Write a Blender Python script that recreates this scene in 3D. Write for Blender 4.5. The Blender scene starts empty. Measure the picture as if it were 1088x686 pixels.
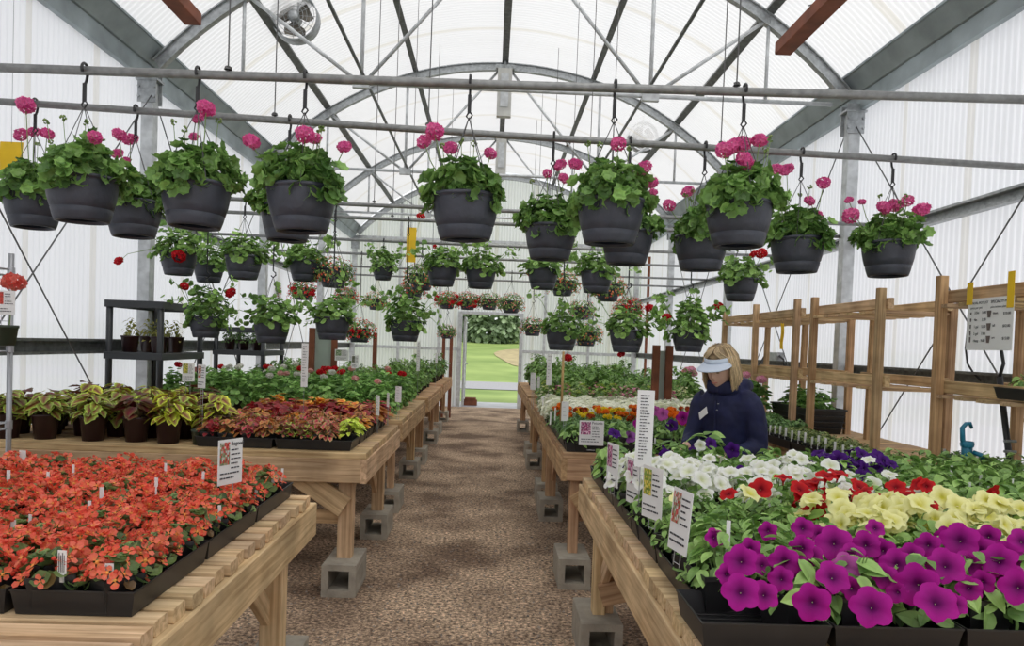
import bpy, bmesh, math, random
import numpy as np
from mathutils import Vector, Matrix

# ---------------------------------------------------------------- camera, world, exposure
SC = bpy.context.scene
COL = SC.collection
F = 800.0; PPX, PPY = 544.0, 390.0; VPX, VPY = 522.0, 366.0; EYE = 1.5
ROLL = math.radians(2.0)
def _nrm(v):
    v = np.array(v, float); return v/np.linalg.norm(v)
_fy = _nrm([VPX-PPX, -(VPY-PPY), -F])                 # world +Y seen in camera axes
_uz = np.array([math.sin(ROLL), math.cos(ROLL), 0.0]); _uz = _nrm(_uz-_uz.dot(_fy)*_fy)
_rx = np.cross(_fy, _uz)
RW = np.array([_rx, _fy, _uz])                        # rows: world x,y,z in camera axes -> world = RW @ cam
cam = bpy.data.objects.new('camera', bpy.data.cameras.new('camera')); COL.objects.link(cam)
cam.data.sensor_width = 36; cam.data.lens = 36*F/1088; cam.data.sensor_fit = 'HORIZONTAL'
cam.data.shift_x = (544-PPX)/1088; cam.data.shift_y = (PPY-343)/1088
cam.data.clip_start = .05; cam.data.clip_end = 400
M4 = Matrix([list(r) for r in RW]).to_4x4(); M4.translation = (0, 0, EYE)
cam.matrix_world = M4
SC.camera = cam
def at(px, py, Y=None, z=None, X=None):
    """the world point seen at a pixel, at world Y (or on height z, or on X)"""
    d = RW @ np.array([px-PPX, -(py-PPY), -F])
    if Y is not None: t = Y/d[1]
    elif z is not None: t = (z-EYE)/d[2]
    else: t = X/d[0]
    return Vector((d[0]*t, d[1]*t, EYE+d[2]*t))

w = bpy.data.worlds.new('overcast_sky'); SC.world = w; w.use_nodes = True
nt = w.node_tree; bgn = nt.nodes['Background']
tc = nt.nodes.new('ShaderNodeTexCoord'); nz = nt.nodes.new('ShaderNodeTexNoise'); nz.inputs['Scale'].default_value = 2.2
nz.inputs['Detail'].default_value = 4
rp = nt.nodes.new('ShaderNodeValToRGB')
rp.color_ramp.elements[0].color = (.80, .83, .88, 1); rp.color_ramp.elements[0].position = .35
rp.color_ramp.elements[1].color = (1, 1, 1, 1); rp.color_ramp.elements[1].position = .7
nt.links.new(tc.outputs['Generated'], nz.inputs['Vector']); nt.links.new(nz.outputs['Fac'], rp.inputs['Fac'])
nt.links.new(rp.outputs['Color'], bgn.inputs['Color']); bgn.inputs['Strength'].default_value = .98
SC.view_settings.view_transform = 'Standard'; SC.view_settings.look = 'None'
SC.view_settings.gamma = 1; SC.view_settings.exposure = 0.40; SC.view_settings.use_curve_mapping = False
SC.cycles.max_bounces = 8; SC.cycles.transparent_max_bounces = 24
SC.cycles.diffuse_bounces = 5; SC.cycles.transmission_bounces = 6; SC.cycles.caustics_reflective = False
SC.cycles.use_denoising = True
sun = bpy.data.objects.new('hazy_sun', bpy.data.lights.new('hazy_sun', 'SUN')); COL.objects.link(sun)
sun.data.energy = 2.4; sun.data.angle = math.radians(35); sun.data.color = (1, .98, .95)
sun.rotation_euler = (math.radians(22), math.radians(12), 0)

# ---------------------------------------------------------------- materials
MATS = {}
def mk(name):
    m = bpy.data.materials.new(name); m.use_nodes = True; MATS[name] = m
    return m, m.node_tree, m.node_tree.nodes['Principled BSDF']
def paint(name, c, rough=.6, metal=0, var=.12, scale=8, bump=0, bscale=60):
    m, t, b = mk(name)
    n = t.nodes.new('ShaderNodeTexNoise'); n.inputs['Scale'].default_value = scale; n.inputs['Detail'].default_value = 5
    o = t.nodes.new('ShaderNodeTexCoord'); t.links.new(o.outputs['Object'], n.inputs['Vector'])
    r = t.nodes.new('ShaderNodeValToRGB')
    r.color_ramp.elements[0].position = .3; r.color_ramp.elements[1].position = .7
    r.color_ramp.elements[0].color = (*[x*(1-var) for x in c], 1); r.color_ramp.elements[1].color = (*[min(1, x*(1+var)) for x in c], 1)
    t.links.new(n.outputs['Fac'], r.inputs['Fac']); t.links.new(r.outputs['Color'], b.inputs['Base Color'])
    b.inputs['Roughness'].default_value = rough; b.inputs['Metallic'].default_value = metal
    if bump:
        n2 = t.nodes.new('ShaderNodeTexNoise'); n2.inputs['Scale'].default_value = bscale
        t.links.new(o.outputs['Object'], n2.inputs['Vector'])
        bp = t.nodes.new('ShaderNodeBump'); bp.inputs['Strength'].default_value = bump; bp.inputs['Distance'].default_value = .01
        t.links.new(n2.outputs['Fac'], bp.inputs['Height']); t.links.new(bp.outputs['Normal'], b.inputs['Normal'])
    return m
paint('galv', (.40, .42, .43), .45, .55, .25, 25)
paint('galv_light', (.55, .57, .58), .5, .35, .2, 12)
paint('gutter_metal', (.34, .39, .41), .5, .45, .25, 3)
paint('purlin_metal', (.16, .17, .165), .6, .4, .3, 20)
paint('pipe_metal', (.27, .275, .27), .5, .5, .2, 30)
paint('rust_brown', (.23, .07, .035), .7, 0, .25, 10)
paint('wire', (.12, .12, .12), .5, .5, .1)
paint('pot_black', (.046, .051, .068), .5, 0, .2, 14, .2, 40)
paint('pot_maroon', (.035, .012, .014), .32, 0, .2, 6)
paint('pot_green', (.035, .05, .03), .5, 0, .2, 6)
paint('tray_black', (.018, .018, .019), .42, 0, .2, 6)
paint('soil', (.06, .035, .022), .95, 0, .6, 90, .8, 150)
paint('concrete', (.36, .325, .265), .95, 0, .18, 12, .5, 90)
paint('rack_plastic', (.03, .034, .038), .45, 0, .1)
paint('chrome', (.42, .43, .45), .35, .7, .1)
paint('white_card', (.80, .80, .79), .6, 0, .03)
paint('ink', (.05, .05, .06), .7, 0, .02)
paint('yellow', (.85, .55, .01), .5, 0, .08)
paint('blue_paint', (.015, .17, .27), .4, 0, .25, 20)
paint('hose_black', (.02, .02, .022), .5)
paint('grey_box', (.55, .55, .52), .6, .1, .1)
paint('brown_post', (.20, .065, .03), .8, 0, .3, 6)
paint('terracotta', (.36, .10, .05), .8, 0, .15)
paint('stem', (.16, .25, .07), .6, 0, .2)
paint('bamboo', (.42, .27, .10), .6, 0, .2)
paint('pebble', (.30, .24, .19), .95, 0, .4, 40)
paint('board_green', (.38, .45, .40), .7, 0, .05)

def attr_mat(name, rough, transl, var=.30, spec=.4, gain=1.0):
    m, t, b = mk(name)
    a = t.nodes.new('ShaderNodeAttribute'); a.attribute_name = 'Col'
    o = t.nodes.new('ShaderNodeTexCoord'); n = t.nodes.new('ShaderNodeTexNoise'); n.inputs['Scale'].default_value = 35
    t.links.new(o.outputs['Object'], n.inputs['Vector'])
    mr = t.nodes.new('ShaderNodeMapRange'); mr.inputs['To Min'].default_value = (1-var)*gain; mr.inputs['To Max'].default_value = (1+var)*gain
    t.links.new(n.outputs['Fac'], mr.inputs['Value'])
    mx = t.nodes.new('ShaderNodeVectorMath'); mx.operation = 'SCALE'
    t.links.new(a.outputs['Color'], mx.inputs[0]); t.links.new(mr.outputs['Result'], mx.inputs['Scale'])
    t.links.new(mx.outputs['Vector'], b.inputs['Base Color'])
    b.inputs['Roughness'].default_value = rough; b.inputs['Specular IOR Level'].default_value = spec
    if transl:
        tr = t.nodes.new('ShaderNodeBsdfTranslucent'); t.links.new(mx.outputs['Vector'], tr.inputs['Color'])
        ms = t.nodes.new('ShaderNodeMixShader'); ms.inputs[0].default_value = transl
        t.links.new(b.outputs[0], ms.inputs[1]); t.links.new(tr.outputs[0], ms.inputs[2])
        t.links.new(ms.outputs[0], t.nodes['Material Output'].inputs['Surface'])
    return m
attr_mat('leaf', .45, .25, .35, .45, 1.22); attr_mat('petal', .6, .3, .12, .2); attr_mat('solid', .7, 0, .08); attr_mat('cloth', .85, 0, .15, .2)
attr_mat('skin', .55, 0, .06, .3)

def wood_mat(name, dark, light, rough=.8):
    m, t, b = mk(name)
    a = t.nodes.new('ShaderNodeAttribute'); a.attribute_name = 'wuv'
    mp = t.nodes.new('ShaderNodeMapping'); mp.inputs['Scale'].default_value = (1.6, 34, 34)
    t.links.new(a.outputs['Vector'], mp.inputs['Vector'])
    n = t.nodes.new('ShaderNodeTexNoise'); n.inputs['Scale'].default_value = 1.6; n.inputs['Detail'].default_value = 6; n.inputs['Distortion'].default_value = .6
    t.links.new(mp.outputs['Vector'], n.inputs['Vector'])
    r = t.nodes.new('ShaderNodeValToRGB'); r.color_ramp.elements[0].position = .33; r.color_ramp.elements[1].position = .62
    r.color_ramp.elements[0].color = (*dark, 1); r.color_ramp.elements[1].color = (*light, 1)
    t.links.new(n.outputs['Fac'], r.inputs['Fac'])
    c = t.nodes.new('ShaderNodeAttribute'); c.attribute_name = 'Col'
    mx = t.nodes.new('ShaderNodeVectorMath'); mx.operation = 'MULTIPLY'
    t.links.new(r.outputs['Color'], mx.inputs[0]); t.links.new(c.outputs['Color'], mx.inputs[1])
    # weather stains and knots
    n2 = t.nodes.new('ShaderNodeTexNoise'); n2.inputs['Scale'].default_value = 5; n2.inputs['Detail'].default_value = 3
    t.links.new(a.outputs['Vector'], n2.inputs['Vector'])
    mr = t.nodes.new('ShaderNodeMapRange'); mr.inputs['From Min'].default_value = .3; mr.inputs['From Max'].default_value = .7
    mr.inputs['To Min'].default_value = .72; mr.inputs['To Max'].default_value = 1.15
    t.links.new(n2.outputs['Fac'], mr.inputs['Value'])
    m2 = t.nodes.new('ShaderNodeVectorMath'); m2.operation = 'SCALE'
    t.links.new(mx.outputs['Vector'], m2.inputs[0]); t.links.new(mr.outputs['Result'], m2.inputs['Scale'])
    t.links.new(m2.outputs['Vector'], b.inputs['Base Color'])
    b.inputs['Roughness'].default_value = rough; b.inputs['Specular IOR Level'].default_value = .2
    bp = t.nodes.new('ShaderNodeBump'); bp.inputs['Strength'].default_value = .35; bp.inputs['Distance'].default_value = .004
    t.links.new(n.outputs['Fac'], bp.inputs['Height']); t.links.new(bp.outputs['Normal'], b.inputs['Normal'])
wood_mat('wood', (.41, .265, .14), (.66, .47, .275))
wood_mat('wood_red', (.36, .21, .115), (.57, .37, .21))
wood_mat('wood_pale', (.50, .335, .185), (.76, .56, .345))

def sheet_mat(name, c1, c2, clear, axis, pitch, joint, bright):
    """ribbed translucent sheet: milky diffuse + translucent plastic that also lets some daylight straight through"""
    m, t, b = mk(name); t.nodes.remove(b)
    o = t.nodes.new('ShaderNodeAttribute'); o.attribute_name = 'wuv'
    sx = t.nodes.new('ShaderNodeSeparateXYZ'); t.links.new(o.outputs['Vector'], sx.inputs[0])
    def math_(op, a, bv=None):
        n = t.nodes.new('ShaderNodeMath'); n.operation = op
        for i, v in enumerate((a, bv)):
            if v is None: continue
            if isinstance(v, (int, float)): n.inputs[i].default_value = v
            else: t.links.new(v, n.inputs[i])
        return n.outputs[0]
    u = sx.outputs['X']
    rib_shade = math_('SINE', math_('MULTIPLY', u, 2*math.pi/pitch))
    rib_shade = math_('MULTIPLY', math_('ADD', rib_shade, 1), .5)  # colour stripes stand in for the shading of the ribs
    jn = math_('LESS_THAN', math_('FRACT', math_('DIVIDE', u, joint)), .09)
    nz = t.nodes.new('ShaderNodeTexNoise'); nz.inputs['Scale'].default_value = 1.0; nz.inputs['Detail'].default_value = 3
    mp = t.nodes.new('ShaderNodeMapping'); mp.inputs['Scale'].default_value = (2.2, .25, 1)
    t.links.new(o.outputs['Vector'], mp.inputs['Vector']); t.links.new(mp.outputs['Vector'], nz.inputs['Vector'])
    fac = math_('ADD', math_('MULTIPLY', rib_shade, .42), math_('MULTIPLY', nz.outputs['Fac'], .58))
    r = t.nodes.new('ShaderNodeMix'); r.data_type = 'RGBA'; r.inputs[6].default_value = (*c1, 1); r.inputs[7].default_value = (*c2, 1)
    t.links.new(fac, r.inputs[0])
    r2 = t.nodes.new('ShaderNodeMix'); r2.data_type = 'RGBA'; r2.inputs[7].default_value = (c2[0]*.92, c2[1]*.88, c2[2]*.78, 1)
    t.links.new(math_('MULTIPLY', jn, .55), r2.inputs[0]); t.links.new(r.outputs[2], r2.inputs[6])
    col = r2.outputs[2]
    tr = t.nodes.new('ShaderNodeBsdfTranslucent'); df = t.nodes.new('ShaderNodeBsdfDiffuse'); tp = t.nodes.new('ShaderNodeBsdfTransparent')
    for n in (tr, df): t.links.new(col, n.inputs['Color'])
    t.links.new(col, tp.inputs['Color'])
    m1 = t.nodes.new('ShaderNodeMixShader'); m1.inputs[0].default_value = bright
    t.links.new(df.outputs[0], m1.inputs[1]); t.links.new(tr.outputs[0], m1.inputs[2])
    m2 = t.nodes.new('ShaderNodeMixShader'); m2.inputs[0].default_value = clear
    t.links.new(m1.outputs[0], m2.inputs[1]); t.links.new(tp.outputs[0], m2.inputs[2])
    t.links.new(m2.outputs[0], t.nodes['Material Output'].inputs['Surface'])
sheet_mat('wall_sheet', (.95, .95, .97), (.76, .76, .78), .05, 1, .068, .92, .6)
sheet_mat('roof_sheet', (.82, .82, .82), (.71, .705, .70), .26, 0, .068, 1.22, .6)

def ground_mat():
    m, t, b = mk('gravel_floor')
    o = t.nodes.new('ShaderNodeTexCoord')
    v = t.nodes.new('ShaderNodeTexVoronoi'); v.inputs['Scale'].default_value = 120
    n = t.nodes.new('ShaderNodeTexNoise'); n.inputs['Scale'].default_value = 1.6; n.inputs['Detail'].default_value = 8
    n3 = t.nodes.new('ShaderNodeTexNoise'); n3.inputs['Scale'].default_value = 45; n3.inputs['Detail'].default_value = 4
    for q in (v, n, n3): t.links.new(o.outputs['Object'], q.inputs['Vector'])
    r = t.nodes.new('ShaderNodeValToRGB'); e = r.color_ramp.elements
    e[0].position = .36; e[0].color = (.20, .135, .09, 1); e[1].position = .58; e[1].color = (.54, .41, .29, 1)
    t.links.new(n.outputs['Fac'], r.inputs['Fac'])
    r3 = t.nodes.new('ShaderNodeValToRGB'); e = r3.color_ramp.elements
    e[0].position = .36; e[0].color = (.35, .3, .28, 1); e[1].position = .66; e[1].color = (1.5, 1.45, 1.4, 1)
    t.links.new(n3.outputs['Fac'], r3.inputs['Fac'])
    mx = t.nodes.new('ShaderNodeVectorMath'); mx.operation = 'MULTIPLY'
    t.links.new(r.outputs['Color'], mx.inputs[0]); t.links.new(r3.outputs['Color'], mx.inputs[1])
    sp = t.nodes.new('ShaderNodeSeparateColor'); t.links.new(v.outputs['Color'], sp.inputs[0])
    mr = t.nodes.new('ShaderNodeMapRange'); mr.inputs['To Min'].default_value = .55; mr.inputs['To Max'].default_value = 1.5
    t.links.new(sp.outputs[0], mr.inputs['Value'])
    m2 = t.nodes.new('ShaderNodeVectorMath'); m2.operation = 'SCALE'
    t.links.new(mx.outputs['Vector'], m2.inputs[0]); t.links.new(mr.outputs['Result'], m2.inputs['Scale'])
    t.links.new(m2.outputs['Vector'], b.inputs['Base Color']); b.inputs['Roughness'].default_value = .95
    bp = t.nodes.new('ShaderNodeBump'); bp.inputs['Strength'].default_value = .7; bp.inputs['Distance'].default_value = .012
    t.links.new(v.outputs['Distance'], bp.inputs['Height']); t.links.new(bp.outputs['Normal'], b.inputs['Normal'])
ground_mat()
def field_mat():
    m, t, b = mk('field')
    o = t.nodes.new('ShaderNodeTexCoord')
    n = t.nodes.new('ShaderNodeTexNoise'); n.inputs['Scale'].default_value = .35; n.inputs['Detail'].default_value = 10
    t.links.new(o.outputs['Object'], n.inputs['Vector'])
    r = t.nodes.new('ShaderNodeValToRGB'); e = r.color_ramp.elements
    e[0].position = .35; e[0].color = (.13, .20, .04, 1); e[1].position = .7; e[1].color = (.25, .33, .09, 1)
    t.links.new(n.outputs['Fac'], r.inputs['Fac']); t.links.new(r.outputs['Color'], b.inputs['Base Color'])
    b.inputs['Roughness'].default_value = .9
field_mat()
paint('road_gravel', (.26, .26, .27), .95, 0, .3, 30, .5, 20)
paint('dry_patch', (.30, .25, .13), .95, 0, .25, 2)
paint('wet_slab', (.44, .44, .46), .35, 0, .3, 2)

# ---------------------------------------------------------------- mesh building
class MB:
    def __init__(s): s.v = []; s.f = []; s.c = []; s.w = []; s.m = []; s.n = 0
    def add(s, v, f, col=(1, 1, 1), mi=0, wuv=None):
        v = np.asarray(v, float).reshape(-1, 3); k = len(v)
        c = np.asarray(col, float)
        if c.ndim == 1: c = np.tile(c, (k, 1))
        s.v.append(v); s.c.append(c); s.w.append(v if wuv is None else np.asarray(wuv, float))
        if isinstance(f, np.ndarray): fl = (f+s.n).tolist()
        else: fl = [[i+s.n for i in q] for q in f]
        s.f += fl; s.m += [mi]*len(fl) if isinstance(mi, int) else list(mi)
        s.n += k; return s
    def box(s, x0, x1, y0, y1, z0, z1, col=(1, 1, 1), mi=0):
        return s.beam((( x0+x1)/2, (y0+y1)/2, z0), ((x0+x1)/2, (y0+y1)/2, z1), x1-x0, y1-y0, up=(1, 0, 0), col=col, mi=mi) if (z1-z0) >= max(x1-x0, y1-y0) else \
            (s.beam((x0, (y0+y1)/2, (z0+z1)/2), (x1, (y0+y1)/2, (z0+z1)/2), z1-z0, y1-y0, col=col, mi=mi) if (x1-x0) >= (y1-y0) else
             s.beam(((x0+x1)/2, y0, (z0+z1)/2), ((x0+x1)/2, y1, (z0+z1)/2), z1-z0, x1-x0, col=col, mi=mi))
    def beam(s, p0, p1, h, t, up=(0, 0, 1), col=(1, 1, 1), mi=0):
        """a board from p0 to p1: h along 'up', t across; chamfered"""
        p0 = np.array(p0, float); p1 = np.array(p1, float); d = p1-p0; L = np.linalg.norm(d); d = d/L
        u = np.array(up, float); u = u-u.dot(d)*d
        if np.linalg.norm(u) < 1e-5: u = np.array([1., 0, 0])-d[0]*d
        u /= np.linalg.norm(u); r = np.cross(d, u)
        ch = min(.004, h*.15, t*.15); hh, tt = h/2, t/2
        sec = [(-tt+ch, -hh), (tt-ch, -hh), (tt, -hh+ch), (tt, hh-ch), (tt-ch, hh), (-tt+ch, hh), (-tt, hh-ch), (-tt, -hh+ch)]
        vs = []; ws = []; off = (s.n*.377) % 17
        for e, p in ((0, p0), (L, p1)):
            for a, b in sec: vs.append(p+r*a+u*b); ws.append((e+off, a+off, b+off*.5))
        fs = [[i, (i+1) % 8, 8+(i+1) % 8, 8+i] for i in range(8)]+[list(range(7, -1, -1)), list(range(8, 16))]
        return s.add(vs, fs, col, mi, ws)
    def tube(s, pts, r, n=8, col=(1, 1, 1), mi=0, caps=True):
        pts = [np.array(p, float) for p in pts]; k = len(pts)
        rs = r if hasattr(r, '__len__') else [r]*k
        t0 = pts[1]-pts[0]; t0 /= np.linalg.norm(t0)
        ref = np.array([0, 0, 1.]) if abs(t0[2]) < .9 else np.array([1., 0, 0])
        u = np.cross(t0, ref); u /= np.linalg.norm(u)
        vs = []
        for i, p in enumerate(pts):
            t = pts[min(i+1, k-1)]-pts[max(i-1, 0)]; t /= max(np.linalg.norm(t), 1e-9)
            u = u-u.dot(t)*t; u /= max(np.linalg.norm(u), 1e-9); q = np.cross(t, u)
            for j in range(n):
                a = 2*math.pi*j/n; vs.append(p+rs[i]*(math.cos(a)*u+math.sin(a)*q))
        fs = [[i*n+j, i*n+(j+1) % n, (i+1)*n+(j+1) % n, (i+1)*n+j] for i in range(k-1) for j in range(n)]
        if caps: fs += [list(range(n-1, -1, -1)), list(range((k-1)*n, k*n))]
        return s.add(vs, fs, col, mi)
    def lathe(s, prof, n=24, c=(0, 0, 0), col=(1, 1, 1), mi=0, close=False):
        vs = [(c[0]+r*math.cos(2*math.pi*j/n), c[1]+r*math.sin(2*math.pi*j/n), c[2]+z) for r, z in prof for j in range(n)]
        k = len(prof)
        fs = [[i*n+j, i*n+(j+1) % n, (i+1)*n+(j+1) % n, (i+1)*n+j] for i in range(k-1) for j in range(n)]
        if close: fs += [list(range(n-1, -1, -1)), list(range((k-1)*n, k*n))]
        return s.add(vs, fs, col, mi)
    def mesh(s, name, mats, smooth=False):
        me = bpy.data.meshes.new(name)
        v = np.concatenate(s.v); me.from_pydata(v.tolist(), [], s.f)
        a = me.attributes.new('Col', 'FLOAT_COLOR', 'POINT')
        c = np.concatenate(s.c); a.data.foreach_set('color', np.hstack([c, np.ones((len(c), 1))]).astype(np.float32).ravel())
        a = me.attributes.new('wuv', 'FLOAT_VECTOR', 'POINT'); a.data.foreach_set('vector', np.concatenate(s.w).astype(np.float32).ravel())
        for m in (mats if isinstance(mats, (list, tuple)) else [mats]): me.materials.append(MATS[m])
        me.polygons.foreach_set('material_index', np.array(s.m, dtype=np.int32))
        if smooth: me.polygons.foreach_set('use_smooth', [True]*len(me.polygons))
        me.update(); return me
    def build(s, name, mats, parent=None, smooth=False, loc=None):
        return put(name, s.mesh(name, mats, smooth), parent, loc)
def put(name, me, parent=None, loc=None, rot=None, scale=None):
    o = bpy.data.objects.new(name, me); COL.objects.link(o)
    if parent: o.parent = parent
    if loc is not None: o.location = loc
    if rot is not None: o.rotation_euler = rot
    if scale is not None: o.scale = scale if hasattr(scale, '__len__') else (scale,)*3
    return o
def tag(o, label, cat, group=None, kind=None):
    if label: o['label'] = label
    if cat: o['category'] = cat
    if group: o['group'] = group
    if kind: o['kind'] = kind
    return o
def thing(name, label, cat, loc=(0, 0, 0), rz=0, group=None, scale=None):
    o = bpy.data.objects.new(name, None); COL.objects.link(o); o.empty_display_size = .05
    o.location = loc; o.rotation_euler = (0, 0, rz)
    if scale: o.scale = (scale,)*3
    return tag(o, label, cat, group)
def structure(o): o['kind'] = 'structure'; return o
def kids(o): return [c for c in bpy.data.objects if c.parent == o]

# ---------------------------------------------------------------- leaf and flower templates: verts (along, across, normal), faces, w
def T_round(n=14, cup=.14, scal=.12, notch=True):
    v = [(.5, 0, -.06)]; w = [.15]
    for ri, (r, z) in enumerate(((.30, 0), (.5, cup))):
        for j in range(n):
            a = 2*math.pi*(j+.5)/n
            rr = r*(1+(scal if j % 2 else -scal)*(ri == 1))
            if notch and ri == 1 and (j == n//2 or j == n//2-1): rr *= .45
            v.append((.5+rr*math.cos(a), rr*math.sin(a)*1.05, z+(.05 if (j % 2 and ri) else 0))); w.append(.55 if ri == 0 else 1)
    f = [[0, 1+j, 1+(j+1) % n] for j in range(n)]+[[1+j, 1+n+j, 1+n+(j+1) % n, 1+(j+1) % n] for j in range(n)]
    return np.array(v), f, np.array(w)
def T_ovate(stations=5, width=.34, droop=.25, fold=.08, serr=0, cols=5):
    v = []; w = []
    for i in range(stations+1):
        t = i/stations; hw = width*math.sin(math.pi*min(1, t*.93+.07))**.75*(1.15-.45*t)
        if i == stations: hw = .01
        if serr and 0 < i < stations: hw *= 1+serr*(1 if i % 2 else -1)
        for j in range(cols):
            q = (j/(cols-1)-.5)*2
            v.append((t, q*hw, -droop*t*t+fold*abs(q)*2*hw/width*.5)); w.append(max(abs(q)**1.5, max(0, (t-.8)*5)*1.0 if t > .8 else 0))
    f = [[i*cols+j, (i+1)*cols+j, (i+1)*cols+j+1, i*cols+j+1] for i in range(stations) for j in range(cols-1)]
    return np.array(v), f, np.clip(np.array(w), 0, 1)
def T_petunia(n=25):
    v = [(0, 0, -.25)]; w = [0]
    for r, z, ww in ((.12, -.1, .1), (.35, .03, .45), (.72, .10, .9), (1, .06, 1)):
        for j in range(n):
            a = 2*math.pi*j/n; lobe = 1-((.20 if r > .9 else .05)*abs(math.cos(2.5*a))**4 if r > .5 else 0)
            v.append((r*lobe*math.cos(a), r*lobe*math.sin(a), z+(.09*math.sin(5*a+.6)+.05*math.sin(9*a+1))*r*r)); w.append(ww)
    f = [[0, 1+j, 1+(j+1) % n] for j in range(n)]
    for k in range(3): f += [[1+k*n+j, 1+(k+1)*n+j, 1+(k+1)*n+(j+1) % n, 1+k*n+(j+1) % n] for j in range(n)]
    b = len(v)  # tube behind
    for r, z in ((.34, 0.0), (.10, -.55), (.05, -.9)):
        for j in range(6):
            a = 2*math.pi*j/6; v.append((r*math.cos(a), r*math.sin(a), z)); w.append(.8)
    f += [[b+k*6+j, b+k*6+(j+1) % 6, b+(k+1)*6+(j+1) % 6, b+(k+1)*6+j] for k in range(2) for j in range(6)]
    return np.array(v), f, np.array(w)
def T_floret(n=5, cup=.2):
    v = [(0, 0, -.1)]; w = [0]
    for j in range(n*2):
        a = math.pi*j/n; r = 1 if j % 2 == 0 else .62
        v.append((r*math.cos(a), r*math.sin(a), cup*r)); w.append(1)
    return np.array(v), [[0, 1+j, 1+(j+1) % (2*n)] for j in range(2*n)], np.array(w)
def T_begonia():
    v = [(0, 0, .05)]; w = [0]; f = []
    for k in range(4):
        a = k*math.pi/2; L, W = (1, .62) if k % 2 == 0 else (.75, .42)
        ca, sa = math.cos(a), math.sin(a); b = len(v)
        for x, y, z, ww in ((.15, 0, 0, .35), (L*.55, W*.75, .16, 1), (L*.55, -W*.75, .16, 1), (L*.95, W*.45, .2, 1), (L*.95, -W*.45, .2, 1), (L*.6, 0, .05, .8), (L, 0, .12, 1)):
            v.append((x*ca-y*sa, x*sa+y*ca, z)); w.append(ww)
        f += [[b, b+2, b+5], [b, b+5, b+1], [b+5, b+2, b+4, b+6], [b+5, b+6, b+3, b+1]]
    b = len(v)
    for k in range(5):
        a = 2*math.pi*k/5; v.append((.2*math.cos(a), .2*math.sin(a), .1)); w.append(0)
    v.append((0, 0, .25)); w.append(0)
    f += [[b+k, b+(k+1) % 5, b+5] for k in range(5)]
    return np.array(v), f, np.array(w)
def T_blob(n=6):
    v = [(0, 0, 1)]; 
    for r, z in ((.8, .6), (1, -.1)):
        for j in range(n): a = 2*math.pi*(j+.5*(z < 0))/n; v.append((r*math.cos(a), r*math.sin(a), z))
    v = np.array(v)
    f = [[0, 1+j, 1+(j+1) % n] for j in range(n)]+[[1+j, 1+n+j, 1+n+(j+1) % n, 1+(j+1) % n] for j in range(n)]
    return v, f, np.array([1]+[.6]*n+[.0]*n)
ROUND = T_round(); ROUND_S = T_round(8, .1, .06, False); OVATE = T_ovate(); OVATE_S = T_ovate(3, .34, .25, .08, 0, 3)
COLEUS = T_ovate(8, .36, .30, .06, .10, 5); COLEUS_S = T_ovate(4, .38, .3, .06, .1, 5); NARROW = T_ovate(3, .13, .35, .03, 0, 3)
PETUNIA = T_petunia(); FLORET = T_floret(); BEGONIA = T_begonia(); BLOB = T_blob()

def unit(a): return a/np.maximum(np.linalg.norm(a, axis=-1, keepdims=True), 1e-9)
def scatter(mb, T, P, Fd, N, S, c0, c1, mi=0, jit=0, rng=None):
    tv, tf, tw = T; P = np.atleast_2d(P); n = len(P)
    N = unit(np.broadcast_to(N, (n, 3)).astype(float)); Fd = np.broadcast_to(Fd, (n, 3)).astype(float)
    X = unit(Fd-(Fd*N).sum(1, keepdims=True)*N); Y = np.cross(N, X)
    S = np.broadcast_to(S, (n,)).astype(float)
    V = P[:, None]+S[:, None, None]*(tv[None, :, 0:1]*X[:, None]+tv[None, :, 1:2]*Y[:, None]+tv[None, :, 2:3]*N[:, None])
    c0 = np.broadcast_to(c0, (n, 3)); c1 = np.broadcast_to(c1, (n, 3))
    C = c0[:, None]*(1-tw[None, :, None])+c1[:, None]*tw[None, :, None]
    if jit and rng is not None: C = C*(1+rng.uniform(-jit, jit, (n, 1, 1)))
    k = len(tv)
    sizes = {}
    for fc in tf: sizes.setdefault(len(fc), []).append(fc)
    off = mb.n; mb.v.append(V.reshape(-1, 3)); mb.w.append(V.reshape(-1, 3)); mb.c.append(np.clip(C.reshape(-1, 3), 0, 1)); mb.n += n*k
    base = off+np.arange(n)*k
    for L, fs in sizes.items():
        A = (base[:, None, None]+np.array(fs)[None]).reshape(-1, L).tolist()
        mb.f += A; mb.m += [mi]*len(A)
def dome_pts(rng, n, R, H, z0, lo=0.0, inner=.55, droop=0.0, up=.55):
    """points in a shell of a dome, with outward normals; lo < 0 lets leaves hang below z0"""
    u = rng.uniform(lo, 1, n); a = rng.uniform(0, 2*math.pi, n)
    cr = np.sqrt(np.clip(1-np.clip(u, 0, 1)**2, 0, 1))
    rad = rng.uniform(inner, 1, n)**.6
    d = np.stack([np.cos(a)*cr, np.sin(a)*cr, u], 1)
    P = np.stack([d[:, 0]*R*rad, d[:, 1]*R*rad, z0+d[:, 2]*H*rad], 1)
    out = unit(np.stack([np.cos(a), np.sin(a), np.full(n, .15-droop)], 1))
    N = unit(d*[.8, .8, 1]+np.array([0, 0, up])+rng.normal(0, .32, (n, 3)))
    return P, out+rng.normal(0, .45, (n, 3)), N, a
def lerpc(rng, a, b, n):
    t = rng.uniform(0, 1, (n, 1)); return np.array(a)*(1-t)+np.array(b)*t
ORD = 'first second third fourth fifth sixth seventh eighth ninth tenth eleventh twelfth thirteenth fourteenth fifteenth sixteenth seventeenth eighteenth nineteenth twentieth'.split()
def RG(s): return np.random.default_rng(s)
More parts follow.
